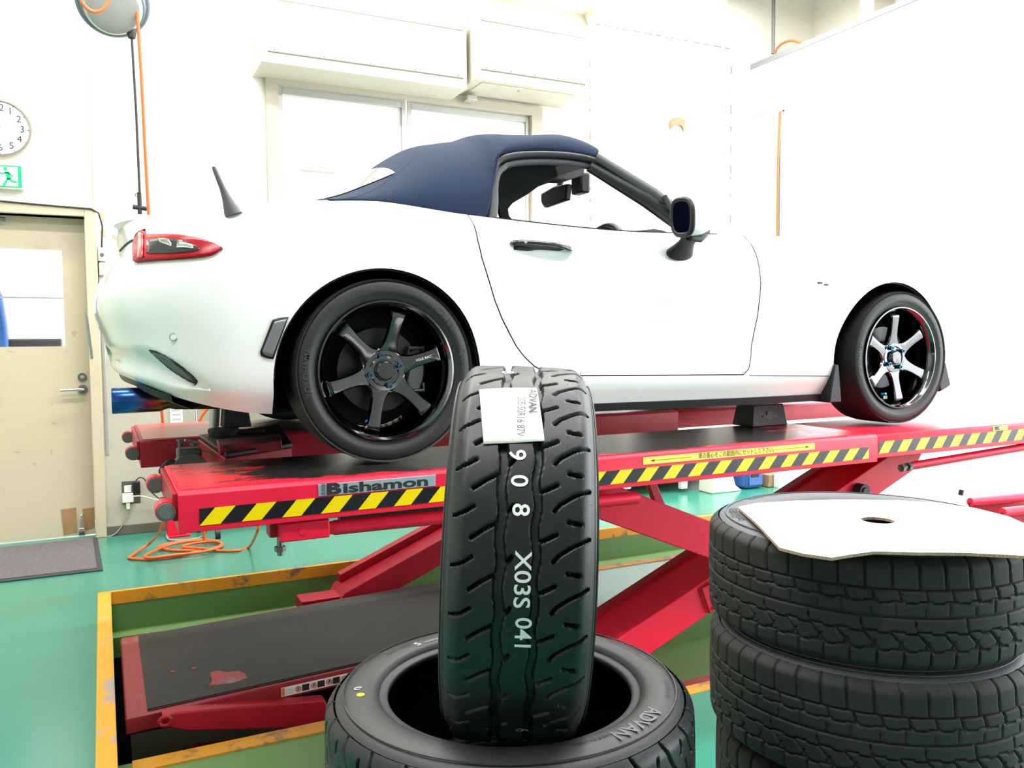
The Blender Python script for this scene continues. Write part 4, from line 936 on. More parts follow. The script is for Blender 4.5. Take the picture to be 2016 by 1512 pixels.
def platform(y0, y1, near):
    b = MB(); prof = [(y0, ZB+.004), (y0, ZT-.012), (y0+.012, ZT), (y1-.012, ZT), (y1, ZT-.012), (y1, ZB+.004), (y1-.05, ZB+.004), (y1-.05, ZB+.0), (y0+.05, ZB), (y0+.05, ZB+.004)]
    x0 = .165 if near else .125
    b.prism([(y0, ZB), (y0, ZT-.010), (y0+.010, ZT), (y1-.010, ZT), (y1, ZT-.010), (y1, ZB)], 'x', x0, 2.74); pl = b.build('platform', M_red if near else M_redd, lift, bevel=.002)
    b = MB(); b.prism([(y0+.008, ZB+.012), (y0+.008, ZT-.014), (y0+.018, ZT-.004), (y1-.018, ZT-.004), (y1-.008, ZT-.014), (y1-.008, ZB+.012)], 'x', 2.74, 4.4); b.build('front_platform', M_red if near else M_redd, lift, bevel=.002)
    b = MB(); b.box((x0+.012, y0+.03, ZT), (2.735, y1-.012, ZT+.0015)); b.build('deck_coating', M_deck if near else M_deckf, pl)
    b = MB(); b.box((x0-.012, y0+.02, ZB+.03), (x0, y1-.01, ZT-.006)); b.build('end_plate', M_redd, pl, bevel=.002)
    for yy in ((y0+.01, y1-.06)):
        zc = ZT-.052; xc = x0-.028
        b = MB(); b.cyl((xc, yy+.012, zc), (xc, yy+.07, zc), .026, n=24); b.build('roller_housing', M_red, pl, smooth=40)
        b = MB(); b.cyl((xc, yy, zc), (xc, yy+.014, zc), .0235, n=24); b.cyl((xc, yy-.002, zc), (xc, yy, zc), .018, n=24); b.build('roller', mat('roller_grey', (.16, .165, .165), .45, .4), pl, smooth=40)
    b = MB(); b.box((x0-.03, y0+.25, ZB+.0), (x0-.005, y0+.29, ZB+.05)); b.build('sensor', M_steel, pl, bevel=.004)
    return pl
pn = platform(2.30, 2.82, True); pf = platform(3.57, 4.25, False)
tape('hazard_tape', .216, 2.69, 2.2985, .7735, .8185, pn, s=.040)
tape('hazard_tape', 2.755, 4.3, 2.3065, .7870, .8350, lift, s=.036, w=.055)
# maker's plate
sg0, sg1 = un(625, 955, 'y', 2.298), un(858, 940, 'y', 2.298)
sx0, sx1, sz0, sz1 = .528, .876, .8225, .8555
b = MB(); b.box((sx0, 2.2965, sz0), (sx1, 2.2998, sz1)); pl_ = b.build('maker_plate', M_signplate, pn, bevel=.0008)
bx = sx0+.030; yq = 2.296
b = MB(); b.box((bx, yq-.0004, sz0+.003), (bx+.028, yq+.0004, sz1-.005)); 
text_map('plate_letter', 'B', .046, lambda x, y: (.570+x*1.55, yq, (sz0+sz1)/2+y*.92), M_ink, pn, bold=.055)
text_map('plate_letters', 'ishamon', .040, lambda x, y: (.596+x*1.92, yq, (sz0+sz1)/2-.001+y*.95), M_ink, pn, align='LEFT', bold=.035)
for k in range(9):
    b = MB(); b.box((sx0+.008, yq, sz0+.003+k*.0038), (sx0+.020, yq+.0006, sz0+.0045+k*.0038)); b.build('plate_hatch', M_ink, pn)
# yellow sticker: keep the centre of gravity within this range
a = un(1266, 906, 'y', 2.298); c = un(1604, 876, 'y', 2.298)
b = MB(); b.box((a.x, 2.2975, .8290), (c.x, 2.2995, .8535)); b.build('range_sticker', M_sticker, pn)
mid = 2.03; zz = .8412; yq = 2.297
text_map('sticker_text', '車の重心をこの範囲内にセットして下さい。', .0225, lambda x, y: (mid+x*.80, yq, zz+y), mat('brown_ink', (.13, .09, .01), .6), pn, bold=.004)
for x0_, x1_ in ((a.x+.03, a.x+.20), (c.x-.03, c.x-.20)):
    b = MB(); d_ = np.sign(x1_-x0_)
    b.add([(x0_, yq, zz-.001), (x1_, yq, zz-.0005), (x1_, yq, zz+.0005), (x0_, yq, zz+.0004), (x0_+d_*.018, yq, zz-.0055), (x0_+d_*.014, yq, zz-.001), (x0_+d_*.018, yq, zz+.0045)], [(0, 1, 2, 3), (3, 4, 5), (3, 5, 6)]); b.build('sticker_arrow', MATS['brown_ink'], pn, fixn=False)
a = un(1955, 846, 'y', 2.306); c = un(1984, 846, 'y', 2.306)
b = MB(); b.box((a.x, 2.3055, .838), (c.x, 2.3075, .8575)); b.build('caution_sticker', M_sticker, lift)
b = MB(); b.prism([(a.x+.006, .855), (a.x+.04, .856), (a.x+.045, .852), (a.x+.025, .849), (a.x+.044, .846), (a.x+.044, .841), (a.x+.01, .841), (a.x+.014, .847)], 'y', 2.3045, 2.3055); b.build('caution_pictogram', M_ink, lift)
for k in range(3):
    b = MB(); b.box((a.x+.055, 2.3048, .842+k*.005), (c.x-.008, 2.3056, .8432+k*.005)); b.build('caution_print', M_ink, lift)
# torsion bar and its end block under the near platform
def blk(name, x0, x1, y0, y1, z0, z1, m, parent=lift, bev=.004): b = MB(); b.box((x0, y0, z0), (x1, y1, z1)); return b.build(name, m, parent, bevel=bev)
eb = blk('bar_end_block', .425, .562, 2.312, 2.40, .700, .752, M_red)
b = MB(); b.cyl((.485, 2.310, .726), (.485, 2.313, .726), .010, n=20); b.build('pin_head', M_red, eb, smooth=40)
blk('end_bracket', .405, .428, 2.36, 2.42, .705, .757, M_redd)
b = MB(); b.cyl((.435, 2.375, .650), (.435, 2.375, .70), .009, n=14); b.cyl((.435, 2.375, .662), (.435, 2.375, .676), .016, n=6); b.build('stop_bolt', M_steel, lift, smooth=30)
b = MB(); b.tube([(.56, 2.335, .722), (.575, 2.335, .722), (.58, 2.335, .7215), (1.62, 2.335, .712)], [.019, .019, .0215, .0215], 18); b.build('torsion_bar', M_red, lift, smooth=50)
b = MB(); b.tube([(.62, 2.44, .732), (1.6, 2.44, .727)], .018, 14); b.build('torsion_bar', M_rubber, lift, smooth=50)
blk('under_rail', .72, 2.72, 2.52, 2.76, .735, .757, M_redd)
b = MB(); b.tube([(2.995, 2.355, .712), (3.02, 2.355, .713), (3.03, 2.355, .7135), (4.3, 2.355, .765)], [.016, .016, .018, .018], 16); b.build('tie_rod', M_red, lift, smooth=50)
b = MB(); b.cyl((2.94, 2.355, .708), (3.0, 2.355, .712), .009, n=12); b.cyl((2.945, 2.355, .708), (2.962, 2.355, .709), .017, n=6); b.cyl((2.982, 2.355, .7105), (2.998, 2.355, .7115), .019, n=6); b.build('rod_bolt', M_steel, lift, smooth=30)
b = MB(); b.box((3.46, 2.375, .755), (3.9, 2.385, .79)); b.build('drilled_plate', M_redd, lift)
for xx in (3.50, 3.555):
    b = MB(); b.cyl((xx, 2.372, .768), (xx, 2.376, .768), .012, n=20); b.build('plate_hole', M_wplas, lift)
# scissor arms
PVX, PVZ, SL, HT = 2.336, .367, .41, .070
def arm(name, xa, xb, sgn, y0, y1, m, h=HT, parent=lift):
    b = MB(); z = lambda x: PVZ+sgn*SL*(x-PVX)
    b.prism([(xa, z(xa)-h), (xb, z(xb)-h), (xb+.05, z(xb)), (xb, z(xb)+h), (xa, z(xa)+h), (xa-.05, z(xa))], 'y', y0, y1); return b.build(name, m, parent, bevel=.004)
arm('scissor_arm', 1.34, 3.38, -1, 2.42, 2.50, M_red)
arm('scissor_arm', 1.30, 3.22, 1, 2.505, 2.74, M_red)
b = MB(); z = lambda x: PVZ+SL*(x-PVX)+HT
b.prism([(1.36, z(1.36)), (3.2, z(3.2)), (3.2, z(3.2)+.016), (1.36, z(1.36)+.016)], 'y', 2.70, 2.742); b.build('arm_flange', M_redd, lift)
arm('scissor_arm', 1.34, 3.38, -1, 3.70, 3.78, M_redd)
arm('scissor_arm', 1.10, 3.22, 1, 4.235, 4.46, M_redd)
b = MB(); z = lambda x: PVZ+SL*(x-PVX)+HT
b.prism([(1.12, z(1.12)), (3.2, z(3.2)), (3.2, z(3.2)+.045), (1.12, z(1.12)+.045)], 'y', 4.40, 4.462); b.build('arm_flange', M_redd, lift)
b = MB(); b.cyl((PVX, 2.40, PVZ), (PVX, 4.47, PVZ), .028, n=20); b.build('pivot_pin', M_steel, lift, smooth=40)
pt = un(1690, 965, 'y', 2.50); b = MB(); b.cyl((pt.x, 2.465, pt.z), (pt.x, 2.505, pt.z), .030, n=24); b.cyl((pt.x, 2.458, pt.z), (pt.x, 2.466, pt.z), .017, n=20); b.build('pivot_cap', M_rubber, lift, smooth=40)
hd_ = [un(x, y, 'y', 2.495) for x, y in [(1400, 1148), (1381, 1158), (1397, 1205), (1412, 1196)]]
b = MB(); b.tube([tuple(p) for p in hd_], .006, 8); b.build('arm_handle', M_redd, lift, smooth=60)
p0, p1 = un(1262, 951, 'y', 3.7), un(1287, 990, 'y', 3.7); b = MB(); b.prism([(p0.x, p0.z+.05), (p0.x+.05, p0.z+.05), (p1.x+.06, p1.z-.03), (p1.x, p1.z-.03)], 'y', 3.66, 3.70); b.build('strut', M_redd, lift, bevel=.004)
for yy in (2.44, 2.62): blk('base_rail', 1.30, 3.45, yy-.05, yy+.05, -.2, -.14, M_redd)
blk('base_rail', 1.85, 3.45, 3.86, 3.95, -1.6, -.14, M_redd)
p0 = un(588, 1178, 'y', 4.33); p1 = un(705, 1192, 'y', 4.33); b = MB(); b.box((p0.x, 4.26, -.2), (p1.x, 4.40, p0.z)); b.build('base_bracket', M_redd, lift, bevel=.004)

# jack beam between the runways
jk = empty('jack_beam', (.72, 3.25, .74)); tag(jk, 'red jack beam with black lifting pads between the lift runways under the car tail', 'jack')
q = [un(389, 856, 'z', .885), un(443, 892, 'z', .885), un(574, 872, 'z', .885), un(548, 835, 'z', .885)]
b = MB(); b.hexa([(p.x, p.y, .80) for p in q], [(p.x, p.y, .868) for p in q]); b.build('beam', M_redd, jk, bevel=.004)
b = MB(); b.hexa([(p.x+.004, p.y, .868) for p in q], [(p.x+.004, p.y, .885) for p in q]); b.build('slide_plate', M_trim, jk, bevel=.004)
q = [un(426, 868, 'z', .90), un(432, 880, 'z', .90), un(555, 870, 'z', .90), un(550, 856, 'z', .90)]; b = MB(); b.hexa([(p.x, p.y, .872) for p in q], [(p.x, p.y, .905) for p in q]); b.build('arm_block', patchy('greasy_red', (.30, .02, .03), (.02, .02, .02), 14, .45, .6, .5), jk, bevel=.003)
pc = un(440, 846, 'z', .905); b = MB(); b.lathe([(0, .0), (0, .055), (.02, .06), (.026, .055), (.026, 0)], 32, 'z', (pc.x, pc.y, .885)); b.build('round_pad', M_rubber, jk, smooth=40)
pc2 = un(520, 845, 'z', .90); b = MB(); b.box((pc.x+.04, pc.y-.03, .887), (pc2.x, pc.y+.03, .902)); b.build('pad_arm', M_trim, jk, bevel=.004)
pb_ = un(468, 842, 'z', .91); b = MB(); b.hexa([(pb_.x-.055, pb_.y, .910), (pb_.x+.055, pb_.y, .910), (pb_.x+.055, pb_.y+.1, .910), (pb_.x-.055, pb_.y+.1, .910)], [(pb_.x-.048, pb_.y+.01, .995), (pb_.x+.042, pb_.y+.01, .995), (pb_.x+.042, pb_.y+.09, .995), (pb_.x-.048, pb_.y+.09, .995)]); b.build('rubber_block', M_rubber, jk, bevel=.006)
b = MB(); b.tube([(pb_.x-.08, pb_.y+.1, .89), (pb_.x-.07, pb_.y+.1, 1.0)], .02, 12); b.build('pad_post', M_alu, jk, smooth=40)
for (x, y) in ((382, 872), (412, 893)):
    p = un(x, y, 'y', 3.15); b = MB(); b.cyl((p.x-.03, 3.15, p.z+.012), (p.x+.02, 3.16, p.z-.004), .005, n=8); b.build('release_pin', M_alu, jk)
# grey pump unit
pm = empty('hydraulic_pump', (.32, 3.15, .76)); tag(pm, 'grey cast hydraulic pump with brass valves between the lift runways', 'pump')
p = un(362, 915, 'y', 3.1); b = MB(); b.lathe([(0, 0), (0, .060), (.05, .060), (.06, .05), (.075, .048), (.075, 0)], 32, 'y', (p.x+.02, 3.08, p.z-.02)); b.build('drum', mat('cast_grey', (.13, .135, .13), .5, .5), pm, smooth=40)
b = MB(); b.box((p.x-.02, 3.10, p.z-.02), (p.x+.06, 3.17, p.z+.055)); b.build('valve_block', MATS['cast_grey'], pm, bevel=.008)
for dx, h in ((-.008, .082), (.035, .066)):
    b = MB(); b.cyl((p.x+dx, 3.12, p.z+.06), (p.x+dx, 3.12, p.z+h), .008, n=12); b.cyl((p.x+dx, 3.12, p.z+h), (p.x+dx, 3.12, p.z+h+.006), .013, n=12); b.build('valve', MATS['cast_grey'], pm, smooth=30)
b = MB(); b.tube(catmull([(p.x-.02, 3.1, p.z+.01), (p.x-.05, 3.1, p.z+.012), (p.x-.075, 3.1, p.z-.02), (p.x-.03, 3.1, p.z-.04)], 16).tolist(), .008, 8); b.build('hose_loop', M_rubber, pm, smooth=60)
# a bracket carries the pump from the far runway
b = MB(); b.box((p.x-.01, 3.14, p.z-.05), (p.x+.03, 3.568, p.z-.03)); b.build('bracket', M_redd, pm)
# rubber block on the near runway under the sill
p = un(1478, 842, 'z', ZT); q = un(1548, 837, 'z', ZT); y0 = .5*(p.y+q.y)-.01
rb = empty('rubber_jack_block', ((p.x+q.x)/2, y0+.06, ZT)); tag(rb, 'tapered black rubber jack block on the near runway under the car sill', 'rubber block')
b = MB(); b.hexa([(p.x, y0, ZT+.002), (q.x, y0, ZT+.002), (q.x, y0+.13, ZT+.002), (p.x, y0+.13, ZT+.002)], [(p.x+.015, y0+.012, ZT+.095), (q.x-.015, y0+.012, ZT+.095), (q.x-.015, y0+.118, ZT+.095), (p.x+.015, y0+.118, ZT+.095)]); b.build('block', M_rubber, rb, bevel=.005)
b = MB(); cx_ = (p.x+q.x)/2; b.box((cx_-.04, y0+.002, ZT+.04), (cx_+.04, y0+.008, ZT+.05)); b.box((cx_-.015, y0+.003, ZT+.03), (cx_+.015, y0+.009, ZT+.065)); b.build('moulded_mark', mat('rubber_mark', (.05, .05, .055), .5), rb)

# lowered lift table in the pit
tb = empty('pit_lift_table', (.85, 3.7, -.2)); tag(tb, 'lowered red lift table with worn black deck lying in the green pit', 'lift table')
lo4 = [(.035, 3.25, -.165), (1.70, 3.31, -.13), (1.70, 4.22, -.13), (.035, 4.16, -.165)]; hi4 = [(x, y, z+.062) for x, y, z in lo4]
b = MB(); b.hexa(lo4, hi4); b.build('table_frame', M_pitred, tb, bevel=.006)
b = MB(); k4 = [(.11, 3.29, .0), (1.69, 3.35, .0), (1.69, 4.20, .0), (.11, 4.14, .0)]; zf = lambda x: -.1023+(x-.035)/1.665*.035
b.hexa([(x, y, zf(x)) for x, y, _ in k4], [(x, y, zf(x)+.003) for x, y, _ in k4]); b.build('worn_deck', M_mat_pit, tb)
b = MB(); b.hexa([(.11, 3.275, zf(.11)), (1.69, 3.333, zf(1.69)), (1.69, 3.339, zf(1.69)), (.11, 3.281, zf(.11))], [(.11, 3.275, zf(.11)+.003), (1.69, 3.333, zf(1.69)+.003), (1.69, 3.339, zf(1.69)+.003), (.11, 3.281, zf(.11)+.003)]); b.build('edge_seam', M_black, tb)
wp_px = [(413, 1322), (418, 1338), (412, 1347), (455, 1344), (487, 1334), (482, 1325), (470, 1320), (445, 1322), (430, 1318)]
wq = [un(x, y, 'z', -.088) for x, y in wp_px]; b = MB(); b.add([(p.x, p.y, zf(p.x)+.0036) for p in wq], [tuple(range(len(wq)))]); b.build('bare_patch', M_pitred, tb)
for (x, y) in ((340, 1322), (382, 1316)):
    p = un(x, y, 'z', -.095); b = MB(); b.cyl((p.x, p.y, zf(p.x)+.002), (p.x, p.y, zf(p.x)+.0045), .010, n=12); b.build('deck_screw', M_pitred, tb)
lv = [un(x, y, 'y', 3.2) for x, y in [(318, 1412), (345, 1403), (640, 1378), (660, 1432), (370, 1440), (330, 1433)]]
b = MB(); b.prism([(p.x, p.z) for p in lv], 'y', 3.20, 3.26); b.build('link_arm', M_redd, tb, bevel=.006)
lv = [un(x, y, 'y', 3.3) for x, y in [(380, 1478), (640, 1442), (660, 1470), (400, 1500)]]
b = MB(); b.prism([(p.x, p.z) for p in lv], 'y', 3.3, 3.36); b.build('link_arm', M_redd, tb, bevel=.006)
p = un(325, 1420, 'y', 3.19); b = MB(); b.tube([tuple(p+Vector((.02*math.cos(a), 0, .016*math.sin(a)))) for a in np.linspace(.3, 2*PI-.3, 16)], .007, 8); b.build('hook', M_redd, tb, smooth=60)
b = MB(); b.box((.06, 3.5, -.7), (.9, 3.9, -.45)); b.build('base_frame', M_trim, tb)
# warning stickers on its side
f0, f1 = un(553, 1347, 'y', 3.27), un(690, 1315, 'y', 3.28)
def face_y(x): return 3.25+(x-.035)/1.665*.06-.0022
def zmid(x): return -.165+(x-.035)/1.665*.035+.030
x = f0.x
b = MB(); xe = x+.30; b.hexa([(x, face_y(x), zmid(x)-.018), (xe, face_y(xe), zmid(xe)-.018), (xe, face_y(xe)+.002, zmid(xe)-.018), (x, face_y(x)+.002, zmid(x)-.018)], [(x, face_y(x), zmid(x)+.018), (xe, face_y(xe), zmid(xe)+.018), (xe, face_y(xe)+.002, zmid(xe)+.018), (x, face_y(x)+.002, zmid(x)+.018)]); b.build('warning_strip', M_lsticker, tb)
def chip(x0, x1, m, dz=.014, name='warning_panel'):
    b = MB(); o_ = .0012; b.add([(x0, face_y(x0)-o_, zmid(x0)-dz), (x1, face_y(x1)-o_, zmid(x1)-dz), (x1, face_y(x1)-o_, zmid(x1)+dz), (x0, face_y(x0)-o_, zmid(x0)+dz)], [(0, 1, 2, 3)]); b.build(name, m, tb, fixn=False)
chip(x+.002, x+.014, M_warn, .016)
for k in range(4): chip(x+.018, x+.048, mat('grey_print', (.55, .52, .52), .6), .0012) if k == 0 else None
for k, dz in enumerate((-.008, .0, .008)):
    b = MB(); b.box((x+.018, face_y(x+.03)-.0016, zmid(x)+dz-.0012), (x+.048, face_y(x+.03)-.0010, zmid(x)+dz+.0012)); b.build('warning_print', MATS['grey_print'], tb)
for k in range(4):
    xx = x+.054+k*.062
    if k < 4: 
        chip(xx+.028, xx+.056, M_ink, .013)
        cx_ = xx+.013; b = MB(); ring = [(cx_+.0105*math.cos(a), face_y(cx_)-.0015, zmid(cx_)+.0105*math.sin(a)) for a in np.linspace(0, 2*PI, 20, endpoint=False)]
        b.tube(ring, .0013, 5, closed=True); b.tube([(cx_-.007, face_y(cx_)-.0015, zmid(cx_)+.007), (cx_+.007, face_y(cx_)-.0015, zmid(cx_)-.007)], .0011, 5); b.build('prohibition_mark', mat('sign_red', (.6, .02, .02), .5), tb)
        b = MB(); b.tube([(cx_-.004, face_y(cx_)-.0012, zmid(cx_)-.006), (cx_, face_y(cx_)-.0012, zmid(cx_)), (cx_+.003, face_y(cx_)-.0012, zmid(cx_)+.007)], .002, 5); b.build('mark_figure', M_ink, tb)
# ================================================================== loose tyres
def seg_depth(U, V, pts, hw, P, soft=.0011):
    """1 inside a groove drawn as a polyline (u, v) repeated every P along u"""
    best = np.full(U.shape, 1e9)
    for sh in (-P, 0, P):
        for (u0, v0), (u1, v1) in zip(pts, pts[1:]):
            u0_, u1_ = u0+sh, u1+sh; du, dv = u1_-u0_, v1-v0; L2 = du*du+dv*dv+1e-12
            t = np.clip(((U-u0_)*du+(V-v0)*dv)/L2, 0, 1); best = np.minimum(best, np.hypot(U-u0_-t*du, V-v0-t*dv))
    return np.clip((hw+soft-best)/(2*soft), 0, 1)
def sport_tread(U, V, P):
    k = .191/(1.06*1115)     # photo crop units to metres across the tread
    cx = 690.
    def q(pts): return [((y/372.)*P, (x-cx)*k) for x, y in pts]
    D = np.zeros(U.shape)
    ph = U/P*2*PI
    for c0, amp, hw, f in ((522, 11, 40, .3), (815, 13, 34, 1.2)):
        c = (c0-cx+amp*np.sin(ph+f))*k; D = np.maximum(D, np.clip((hw*k+.0012-np.abs(V-c))/.0024, 0, 1))
    for pts, hw in (([(480, 165), (380, 215), (275, 280)], .0021), ([(290, 45), (215, 88), (130, 115)], .0018), ([(620, 35), (590, 65), (550, 110)], .0024),
                    ([(985, 235), (930, 262), (880, 282), (830, 300)], .0022), ([(1262, 262), (1120, 322), (1010, 385), (962, 436)], .0019), ([(1085, 142), (1185, 156)], .0023)):
        D = np.maximum(D, seg_depth(U, V, q(pts), hw, P))
    return D*.0095
def winter_tread(U, V, P):
    tw = .202
    def vv(f): return tw/2-f*tw
    D = np.zeros(U.shape); h = P/2
    for f, hw, zig in ((.27, .0019, .0), (.375, .0016, .0), (.51, .0024, 0), (.645, .0017, .0), (.80, .0020, .0)):
        c = vv(f)+.0018*np.sign(np.sin(U/h*2*PI))*(1 if f in (.375, .645, .80) else 0); D = np.maximum(D, np.clip((hw+.0009-np.abs(V-c))/.0018, 0, 1))
    G_ = []
    for s in (0, h):
        G_ += [([(s, vv(-.1)), (s+.003, vv(.27))], .0021), ([(s+.3*h, vv(.27)), (s+.42*h, vv(.375))], .0019), ([(s+.55*h, vv(.80)), (s+.50*h, vv(1.1))], .0019), ([(s, vv(.645)), (s+.62*h, vv(.80))], .0016), ([(s+.25*h, vv(.80)), (s+.45*h, vv(.72))], .0013)]
    G_ += [([(.2*h, vv(.375)), (.2*h, vv(.51))], .0010), ([(.9*h, vv(.51)), (1.0*h, vv(.645))], .0012), ([(1.3*h, vv(.43)), (1.3*h, vv(.51))], .0012)]
    # fine sipes
    for pts, hw in G_: D = np.maximum(D, seg_depth(U, V, pts, hw, P, .0009))
    n = 7
    for s in range(2):
        for kk in range(2, n):
            pass
    return D*.0055
def tyre(name, R, W, tw, rim_r, N, seg, nv, depth, m_tread, m_side, shoulder=.012):
    root = empty(name); P = 2*PI*R/N; nu = N*seg
    u1 = np.arange(seg)*P/seg; v1 = np.linspace(-tw/2, tw/2, nv); U, V = np.meshgrid(u1, v1, indexing='ij'); D = depth(U, V, P)
    D = np.tile(D, (N, 1)); th = np.arange(nu)*2*PI/nu; s = np.abs(v1)/(tw/2)
    rad_v = R-.003*s**2-shoulder*np.clip((s-.80)/.20, 0, 1)**2
    Rr = rad_v[None, :]-D; X = Rr*np.cos(th)[:, None]; Y = Rr*np.sin(th)[:, None]; Z = np.broadcast_to(v1[None, :], X.shape)
    co = np.stack([X, Y, Z], -1).reshape(-1, 3)
    i = np.arange(nu)[:, None]; j = np.arange(nv-1)[None, :]; i2 = (i+1) % nu
    F = np.stack([i*nv+j, i2*nv+j, i2*nv+j+1, i*nv+j+1], -1).reshape(-1, 4)
    me = bpy.data.meshes.new('tread'); me.vertices.add(len(co)); me.vertices.foreach_set('co', co.ravel())
    me.loops.add(F.size); me.loops.foreach_set('vertex_index', F.ravel().astype(np.int32)); me.polygons.add(len(F)); me.polygons.foreach_set('loop_start', np.arange(0, F.size, 4, dtype=np.int32)); me.update(calc_edges=True); me.validate()
    me.materials.append(m_tread); me.polygons.foreach_set('use_smooth', [True]*len(me.polygons)); me.set_sharp_from_angle(angle=rad(60))
    finish('tread', me, (0, 0, 0), root)
    h = W/2; e = tw/2; re = R-.003-shoulder
    half = [(e-.001, re-.003), (e+(h-e)*.35, re-.010), (e+(h-e)*.75, R-(R-rim_r)*.36), (h, R-(R-rim_r)*.55), (h*.985, R-(R-rim_r)*.75), (h*.93, rim_r+.016), (h*.90, rim_r+.013), (h*.885, rim_r+.004), (h*.86, rim_r), (h*.80, rim_r), (h*.78, rim_r+.006)]
    inner = [(h*.80, rim_r+.03), (h*.84, R-(R-rim_r)*.5), (h*.70, R-.022), (0, R-.018)]
    Hc = catmull(half, 34).tolist(); Ic = inner
    prof = [(a, r) for a, r in Hc]+[(a, r) for a, r in Ic]; prof = prof+[(-a, r) for a, r in prof[::-1][1:]]
    b = MB(); b.lathe(prof, 128, 'z'); b.build('sidewall', m_side, root, smooth=45)
    for a_, r_ in ((h+.0008, R-(R-rim_r)*.50), (h*.962, rim_r+.020)): pass
    for rr, aa in ((R-(R-rim_r)*.30, e+(h-e)*.80), ):
        for sg in (-1, 1):
            b = MB(); b.tube([(rr*math.cos(t), rr*math.sin(t), sg*aa) for t in np.linspace(0, 2*PI, 128, endpoint=False)], .0016, 5, closed=True); b.build('sidewall_rib', m_side, root, smooth=60)
    return root
SX, SY, ST, SW = .598, 1.233, .690, .2265
t0 = tyre('sport_tyre', .3055, .2185, .191, .203, 28, 32, 104, sport_tread, M_tyre, M_side)
TR = .3055
# moulding hairs
b = MB()
for k in range(420):
    a = random.uniform(0, 2*PI); v = random.choice([-.088, -.07, -.05, -.016, .012, .04, .062, .08, .092])+random.uniform(-.003, .003); s_ = abs(v)/.098; r = TR-.003*s_*s_-.012*max(0, (s_-.8)/.2)**2-.001
    l = random.uniform(.002, .007); p = Vector((r*math.cos(a), r*math.sin(a), v)); n = Vector((math.cos(a), math.sin(a), .5*v/.098)).normalized()
    q = p+n*l+Vector((random.uniform(-1, 1), random.uniform(-1, 1), random.uniform(-1, 1)))*.001; t_ = n.orthogonal().normalized()*.0004; t2 = n.cross(t_)
    b.add([p+t_, p-t_*.5+t2*.87, p-t_*.5-t2*.87, q], [(0, 1, 3), (1, 2, 3), (2, 0, 3)])
b.build('moulding_hairs', M_tyre, t0, kind='stuff')
hh = .2185/2
def side_fn(a0, rr, z=hh+.0006, flip=1):
    def f(x, y): r = rr+y; t = a0-flip*x/rr; return (r*math.cos(t), r*math.sin(t), z-.18*max(0, .225-r)-.10*max(0, r-.262))
    return f
stack = [t0]
for k in (1, 2): stack.append(copy_tree(t0))
stand = copy_tree(t0)
for k, o in enumerate(stack):
    o.location = (SX+(0, .006, -.004)[k], SY+(0, -.005, .004)[k], ST-SW/2-k*SW); o.rotation_euler = (0, 0, k*1.1)
tag(stack[0], 'new black tyre lying flat on top of its stack with another tyre standing in it', 'tyre', 'new sport tyres in the near stack')
tag(stack[1], 'new black tyre second from the top in the near stack, mostly out of view', 'tyre', 'new sport tyres in the near stack')
tag(stack[2], 'new black tyre at the bottom of the near stack on the floor', 'tyre', 'new sport tyres in the near stack')
def ang(x, y, z=ST): p = un(x, y, 'z', z); return math.atan2(p.y-SY, p.x-SX), math.hypot(p.x-SX, p.y-SY)
def local_text(s, x, y, size, m, r=None, **k):
    a0, rr = ang(x, y); r = r or rr
    # letters read from outside the tyre, tops towards the tread; drawn in the lying tyre's own frame
    WLOC[t0.name] = Vector((0, 0, 0))
    return text_map('sidewall_letters', s, size, side_fn(a0, r), m, t0, **k)
M_emb = mat('embossed_rubber', (.008, .008, .009), .6)
local_text('ADVAN', 1262, 1420, .034, mat('embossed_light', (.13, .132, .138), .5), r=.252, bold=.02)
local_text('MADE IN JAPAN', 1180, 1462, .010, M_emb, r=.245)
local_text('205/50R16 87V', 1300, 1350, .011, M_emb, r=.262)
local_text('DOT FCNY', 800, 1278, .013, M_emb, r=.248)
local_text('STEEL BELTED RADIAL TUBELESS', 1220, 1280, .010, M_emb, r=.266)
local_text('PLIES TREAD 2 STEEL SIDEWALL 2', 1205, 1285, .008, M_emb, r=.254)
local_text('OUTSIDE', 745, 1290, .010, M_emb, r=.270)
local_text('TREADWEAR TRACTION TEMPERATURE', 690, 1345, .008, M_emb, r=.274)
a0, r0 = ang(710, 1364); b = MB(); b.cyl((r0*math.cos(a0), r0*math.sin(a0), hh-.001), (r0*math.cos(a0), r0*math.sin(a0), hh+.0012), .0065, n=20); b.build('yellow_dot', mat('paint_yellow', (.85, .55, .02), .5), t0)
a1, r1 = ang(705, 1352); b = MB(); b.tube([(r1*math.cos(a1)+.006*math.cos(t), r1*math.sin(a1)+.004*math.sin(t), hh+.001) for t in np.linspace(0, 5.2, 14)], .0009, 5); b.build('chalk_mark', M_white_ink, t0)
a1, r1 = ang(822, 1265); 
local_text('S', 822, 1264, .022, M_white_ink, r=.238)
local_text('00080000', 858, 1258, .010, mat('dim_ink', (.35, .36, .36), .6), r=.236)
# standing tyre
D_ = 1.392; dv = px(1020, 1100); dv = Vector((dv.x, dv.y, 0)).normalized(); SC = Vector((dv.x*D_, dv.y*D_, .906))
ax_r = Vector((dv.y, -dv.x, 0))           # axle points to the right of the picture
lean = rad(2.6); axl = (ax_r*math.cos(lean)+Vector((0, 0, 1))*(-math.sin(lean))).normalized()
fr = -dv; upv = axl.cross(fr)
upv = upv if upv.z > 0 else -upv
Ms = Matrix((fr, axl.cross(fr), axl)).transposed().to_4x4(); Ms.translation = SC; stand.matrix_world = Ms
tag(stand, 'new black tyre standing upright with white label and stencilled digits on its tread', 'tyre')
